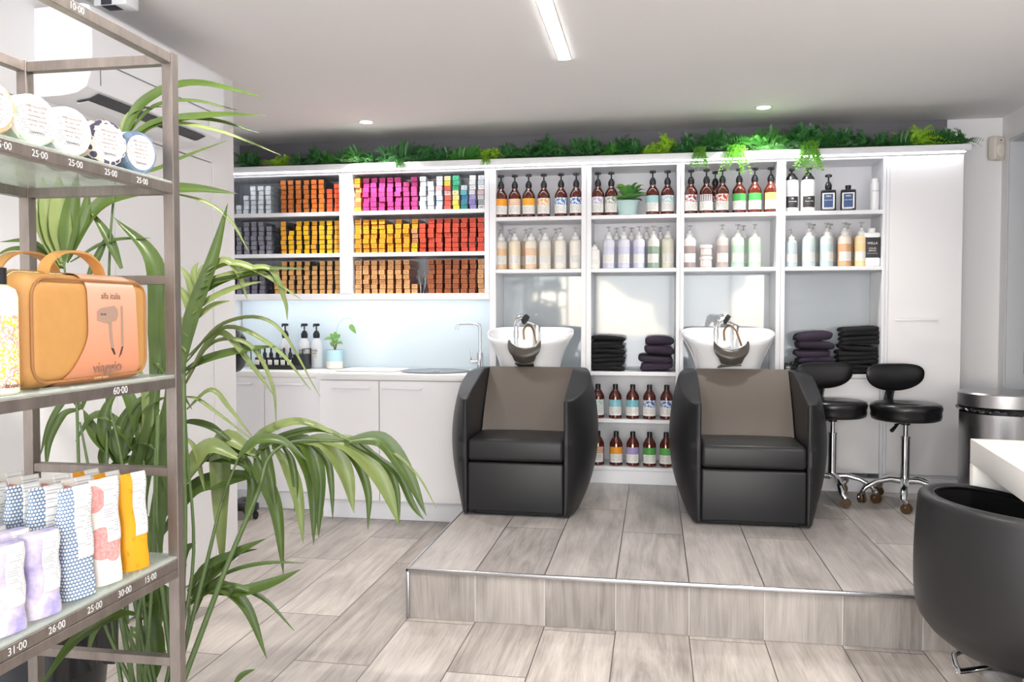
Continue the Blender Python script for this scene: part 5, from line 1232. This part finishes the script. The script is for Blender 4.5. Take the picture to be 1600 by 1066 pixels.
# top right
frond([(170, 900, 2.35), (168, 600, 2.35), (172, 380, 2.3), (186, 235, 2.3)], [
    ([(186, 235), (222, 165), (300, 132), (413, 152, 2.2)], .034, 0), ([(195, 215), (240, 168), (300, 158), (370, 172)], .014, 0),
    ([(186, 235), (240, 196), (330, 182), (415, 181, 2.2)], .03, 0), ([(190, 225), (250, 190), (330, 188), (405, 208)], .016, 0),
    ([(186, 238), (250, 195), (340, 205), (438, 242)], .014, 1), ([(200, 275), (245, 265), (290, 245), (355, 220)], .014, 0),
    ([(180, 240), (195, 190), (215, 172), (262, 166)], .012, 1), ([(180, 240), (150, 215), (110, 205)], .02, 0)], d0=2.28)
# big leaves fanning behind the case
fan = [([(96, 420), (70, 350), (48, 285)], .05, 1), ([(98, 415), (80, 350), (66, 275)], .05, 1), ([(100, 410), (95, 340), (92, 270)], .055, 1), ([(104, 405), (112, 340), (122, 270)], .05, 0), ([(106, 405), (130, 350), (140, 290)], .035, 0),
       ([(104, 410), (150, 330), (215, 302), (300, 297), (372, 303)], .05, 0), ([(260, 300), (320, 316), (360, 345), (388, 392)], .01, 1), ([(110, 410), (170, 378), (235, 372)], .012, 0),
       ([(100, 420), (60, 395), (20, 390), (-10, 402)], .018, 0), ([(100, 418), (50, 380), (0, 378)], .018, 0), ([(190, 420), (168, 370), (140, 328)], .026, 0), ([(135, 440), (155, 400), (172, 360)], .022, 0), ([(96, 420), (50, 330), (30, 250), (24, 190)], .03, 1)]
frond([(140, 900, 2.3), (118, 600, 2.3), (100, 410, 2.3)], fan)
# broad upright blades behind the post
frond([(235, 950, 2.25), (243, 700, 2.25)], [([(240, 640), (250, 520), (240, 410), (178, 340)], .058, 0), ([(262, 600), (262, 500), (258, 440)], .035, 0), ([(232, 900), (214, 800), (232, 700), (252, 560)], .06, 0), ([(246, 1000), (240, 880), (262, 700), (262, 560)], .045, 0),
    ([(215, 880), (205, 780), (225, 690), (250, 640)], .04, 0), ([(235, 560), (250, 570), (268, 590), (300, 640)], .022, 0)])
# feather-like frond up by the wall end
frond([(287, 900, 2.32), (287, 600, 2.32), (300, 475, 2.32), (322, 418, 2.32), (350, 412, 2.32)], [
    ([(301, 472), (296, 440), (281, 415)], .02, 1), ([(298, 495), (290, 465), (276, 445)], .022, 1), ([(294, 525), (284, 505), (274, 490)], .022, 1), ([(292, 550), (284, 530), (277, 520)], .02, 1), ([(306, 448), (304, 425), (310, 410)], .018, 1), ([(312, 436), (318, 420), (332, 411)], .018, 1),
    ([(318, 425), (350, 408), (372, 425), (386, 468)], .022, 1), ([(315, 432), (360, 412), (405, 425), (470, 468)], .02, 1), ([(312, 440), (360, 428), (420, 420), (445, 470), (449, 500)], .016, 1), ([(308, 452), (340, 440), (380, 432), (425, 428)], .02, 0), ([(304, 468), (350, 440), (410, 422), (478, 420)], .018, 0), ([(300, 490), (330, 468), (370, 450), (410, 440)], .02, 1),
    ([(300, 505), (330, 480), (360, 470)], .018, 1), ([(284, 580), (300, 500), (332, 410), (356, 318)], .042, 0)])
# long thin arching leaves in front of the kitchenette
frond([(300, 900, 2.36), (292, 700, 2.36), (286, 580, 2.36)], [
    ([(288, 570), (350, 506), (430, 508), (500, 620)], .012, 1), ([(288, 590), (335, 535), (390, 540), (425, 600), (432, 668)], .013, 1), ([(284, 582), (325, 562), (380, 548), (432, 541)], .028, 0), ([(290, 560), (355, 512), (430, 545), (486, 610)], .014, 1),
    ([(290, 600), (320, 545), (350, 522), (396, 575), (428, 618)], .02, 1), ([(292, 640), (330, 610), (360, 640), (396, 685)], .014, 1), ([(289, 620), (310, 625), (345, 650), (398, 690)], .010, 1), ([(286, 650), (280, 600), (262, 560), (240, 545)], .02, 0)], d0=2.36)
# the big drooping frond on the right
frond([(305, 1050, 2.4), (350, 896, 2.42), (402, 772, 2.45), (420, 716, 2.48), (460, 690, 2.5), (540, 690, 2.52)], [
    ([(402, 712), (352, 690), (345, 770), (348, 900)], .062, 1), ([(400, 715), (408, 740), (432, 800), (443, 898)], .045, 0), ([(410, 705), (412, 700), (424, 750), (432, 802)], .03, 0), ([(428, 698), (452, 735), (466, 780), (474, 850)], .04, 1),
    ([(425, 700), (460, 695), (488, 750), (490, 852)], .05, 0), ([(440, 694), (478, 695), (498, 750), (498, 840)], .05, 0), ([(470, 690), (510, 695), (540, 740), (553, 802)], .056, 1), ([(520, 690), (555, 720), (575, 770), (575, 828)], .026, 0),
    ([(500, 688), (550, 700), (595, 750), (626, 824)], .062, 1), ([(538, 690), (595, 690), (635, 740), (666, 806)], .052, 0), ([(560, 692), (600, 725), (620, 765), (624, 824)], .02, 0), ([(540, 690), (600, 700), (650, 740), (682, 795)], .008, 1), ([(545, 692), (615, 735), (645, 790), (662, 812)], .022, 0),
    ([(378, 722), (410, 680), (470, 660), (546, 688)], .030, 1), ([(395, 715), (430, 688), (500, 672), (560, 696)], .024, 0), ([(405, 712), (340, 700), (290, 745), (246, 830)], .058, 0), ([(402, 742), (350, 752), (300, 770), (245, 850)], .06, 0), ([(395, 740), (372, 720), (300, 720), (262, 770)], .04, 0),
    ([(362, 690), (330, 668), (300, 660), (284, 662)], .022, 0), ([(380, 716), (395, 760), (390, 800), (384, 820)], .03, 0), ([(440, 695), (455, 720), (462, 760), (460, 800)], .02, 0), ([(480, 690), (510, 720), (518, 760), (520, 812)], .02, 0)], sw=.008, d0=2.45)
frond([(290, 1060, 2.4), (318, 900, 2.42), (345, 790, 2.45), (372, 716, 2.47)], [([(372, 716), (330, 700), (300, 730), (268, 790)], .05, 1), ([(372, 716), (400, 690), (440, 690), (480, 720)], .03, 0), ([(284, 680), (304, 700), (314, 740), (320, 768)], .014, 1)], sw=.007)
# low frond
frond([(300, 1060, 2.38), (292, 990, 2.4), (296, 935, 2.4)], [
    ([(290, 948), (340, 918), (385, 950), (417, 1030)], .036, 0), ([(290, 942), (350, 915), (410, 935), (460, 986)], .015, 0), ([(320, 926), (380, 925), (430, 910), (470, 890)], .032, 0), ([(298, 932), (335, 895), (370, 865), (415, 842)], .034, 0),
    ([(294, 925), (320, 890), (355, 870), (402, 858)], .026, 0), ([(325, 912), (370, 890), (420, 880), (476, 880)], .012, 0), ([(285, 905), (283, 880), (292, 860), (306, 848)], .034, 0), ([(292, 950), (265, 930), (250, 960), (240, 1010)], .04, 0), ([(365, 1070), (380, 1055), (399, 1046)], .016, 0), ([(296, 930), (310, 900), (330, 890), (300, 975)], .02, 0)])
# left-hand and lower ones
frond([(190, 1060, 2.2), (205, 980, 2.1)], [([(240, 975, 2.2), (190, 962, 2.0), (120, 1000, 1.85), (62, 1075, 1.75)], .03, 0), ([(205, 985), (235, 1000), (262, 1040)], .05, 0), ([(215, 960), (240, 930), (255, 900)], .04, 0), ([(200, 975), (190, 900), (170, 860)], .02, 0)])
frond([(170, 900, 2.3), (140, 740, 2.3), (125, 660, 2.3)], [([(125, 640), (100, 650), (78, 690), (72, 735)], .024, 0), ([(128, 640), (110, 620), (80, 660), (62, 715)], .02, 0), ([(125, 640), (105, 610), (80, 590), (60, 600)], .02, 0), ([(128, 640), (140, 610), (160, 600), (180, 610)], .02, 0)])
frond([(215, 900, 2.32), (190, 720, 2.32), (172, 640, 2.32)], [([(186, 730), (165, 680), (168, 640), (185, 610)], .036, 0), ([(190, 730), (200, 680), (220, 640), (262, 620)], .04, 0), ([(185, 720), (150, 680), (130, 640)], .035, 0), ([(190, 720), (215, 690), (245, 700), (262, 740)], .025, 0), ([(188, 725), (180, 690), (205, 640), (240, 610)], .03, 0), ([(160, 735), (163, 715), (165, 700), (168, 690)], .03, 0)])
frond([(225, 950, 2.3), (228, 820, 2.3), (225, 720, 2.3)], [([(226, 730), (190, 670), (150, 650), (118, 690)], .03, 0), ([(226, 720), (215, 660), (195, 610), (160, 585)], .034, 0), ([(226, 725), (250, 680), (262, 640), (262, 590)], .036, 0), ([(226, 730), (200, 720), (170, 740), (150, 790)], .026, 0), ([(226, 728), (245, 720), (262, 750), (265, 810)], .03, 0), ([(226, 718), (232, 660), (228, 610), (215, 570)], .03, 1)])
frond([(215, 980, 2.2), (222, 930, 2.2)], [([(222, 940), (190, 905), (160, 905), (130, 940)], .028, 0), ([(222, 940), (240, 880), (236, 830), (222, 800)], .045, 0), ([(222, 945), (250, 925), (262, 950), (265, 1000)], .035, 0), ([(215, 960), (180, 960), (150, 985), (135, 1030)], .022, 0), ([(226, 950), (240, 985), (245, 1030), (238, 1075)], .045, 0)], d0=2.15)
for s in ([(220, 1060, 2.3), (205, 900, 2.3), (195, 760, 2.3)], [(246, 1060, 2.3), (246, 850, 2.3), (247, 650, 2.3)], [(206, 1060, 2.25), (188, 960, 2.25), (160, 800, 2.25)], [(287, 1060, 2.32), (287, 800, 2.32), (287, 600, 2.32)]):
    mb = MB(); sp = smoothpath([root + Vector((random.uniform(-.05, .05), random.uniform(-.05, .05), 0))] + [W(q[0], q[1], dd_(q)) for q in s if q[1] < 1000], 5); mb.tube(sp, .0065, 8); mb.build('cane', 'stem_green', palm, smooth=60)

# ================================================================ light
w = bpy.data.worlds.new('world'); sc.world = w; w.use_nodes = True; nt = w.node_tree
bg = nt.nodes['Background']; sky = nt.nodes.new('ShaderNodeTexSky'); sky.sky_type = 'NISHITA'; sky.sun_disc = False; sky.sun_elevation = math.radians(40); sky.sun_rotation = math.radians(200)
nt.links.new(sky.outputs[0], bg.inputs[0]); bg.inputs[1].default_value = SKY
def area(name, loc, rot, sx, sy, power, col):
    ld = bpy.data.lights.new(name, 'AREA'); ld.shape = 'RECTANGLE'; ld.size = sx; ld.size_y = sy; ld.energy = power; ld.color = col
    o = bpy.data.objects.new(name, ld); C.objects.link(o); o.location = loc; o.rotation_euler = rot; return o
area('window_daylight', (0, YF - .02, 1.3), (PI / 2, 0, 0), 4.0, 2.0, WIN, (.97, .98, 1))
sc.view_settings.view_transform = 'Standard'; sc.view_settings.look = 'None'; sc.view_settings.gamma = 1; sc.view_settings.use_curve_mapping = False
sc.view_settings.exposure = EXPO
sc.cycles.use_denoising = True; sc.cycles.max_bounces = 8; sc.cycles.transparent_max_bounces = 40; sc.cycles.caustics_reflective = False; sc.cycles.caustics_refractive = False
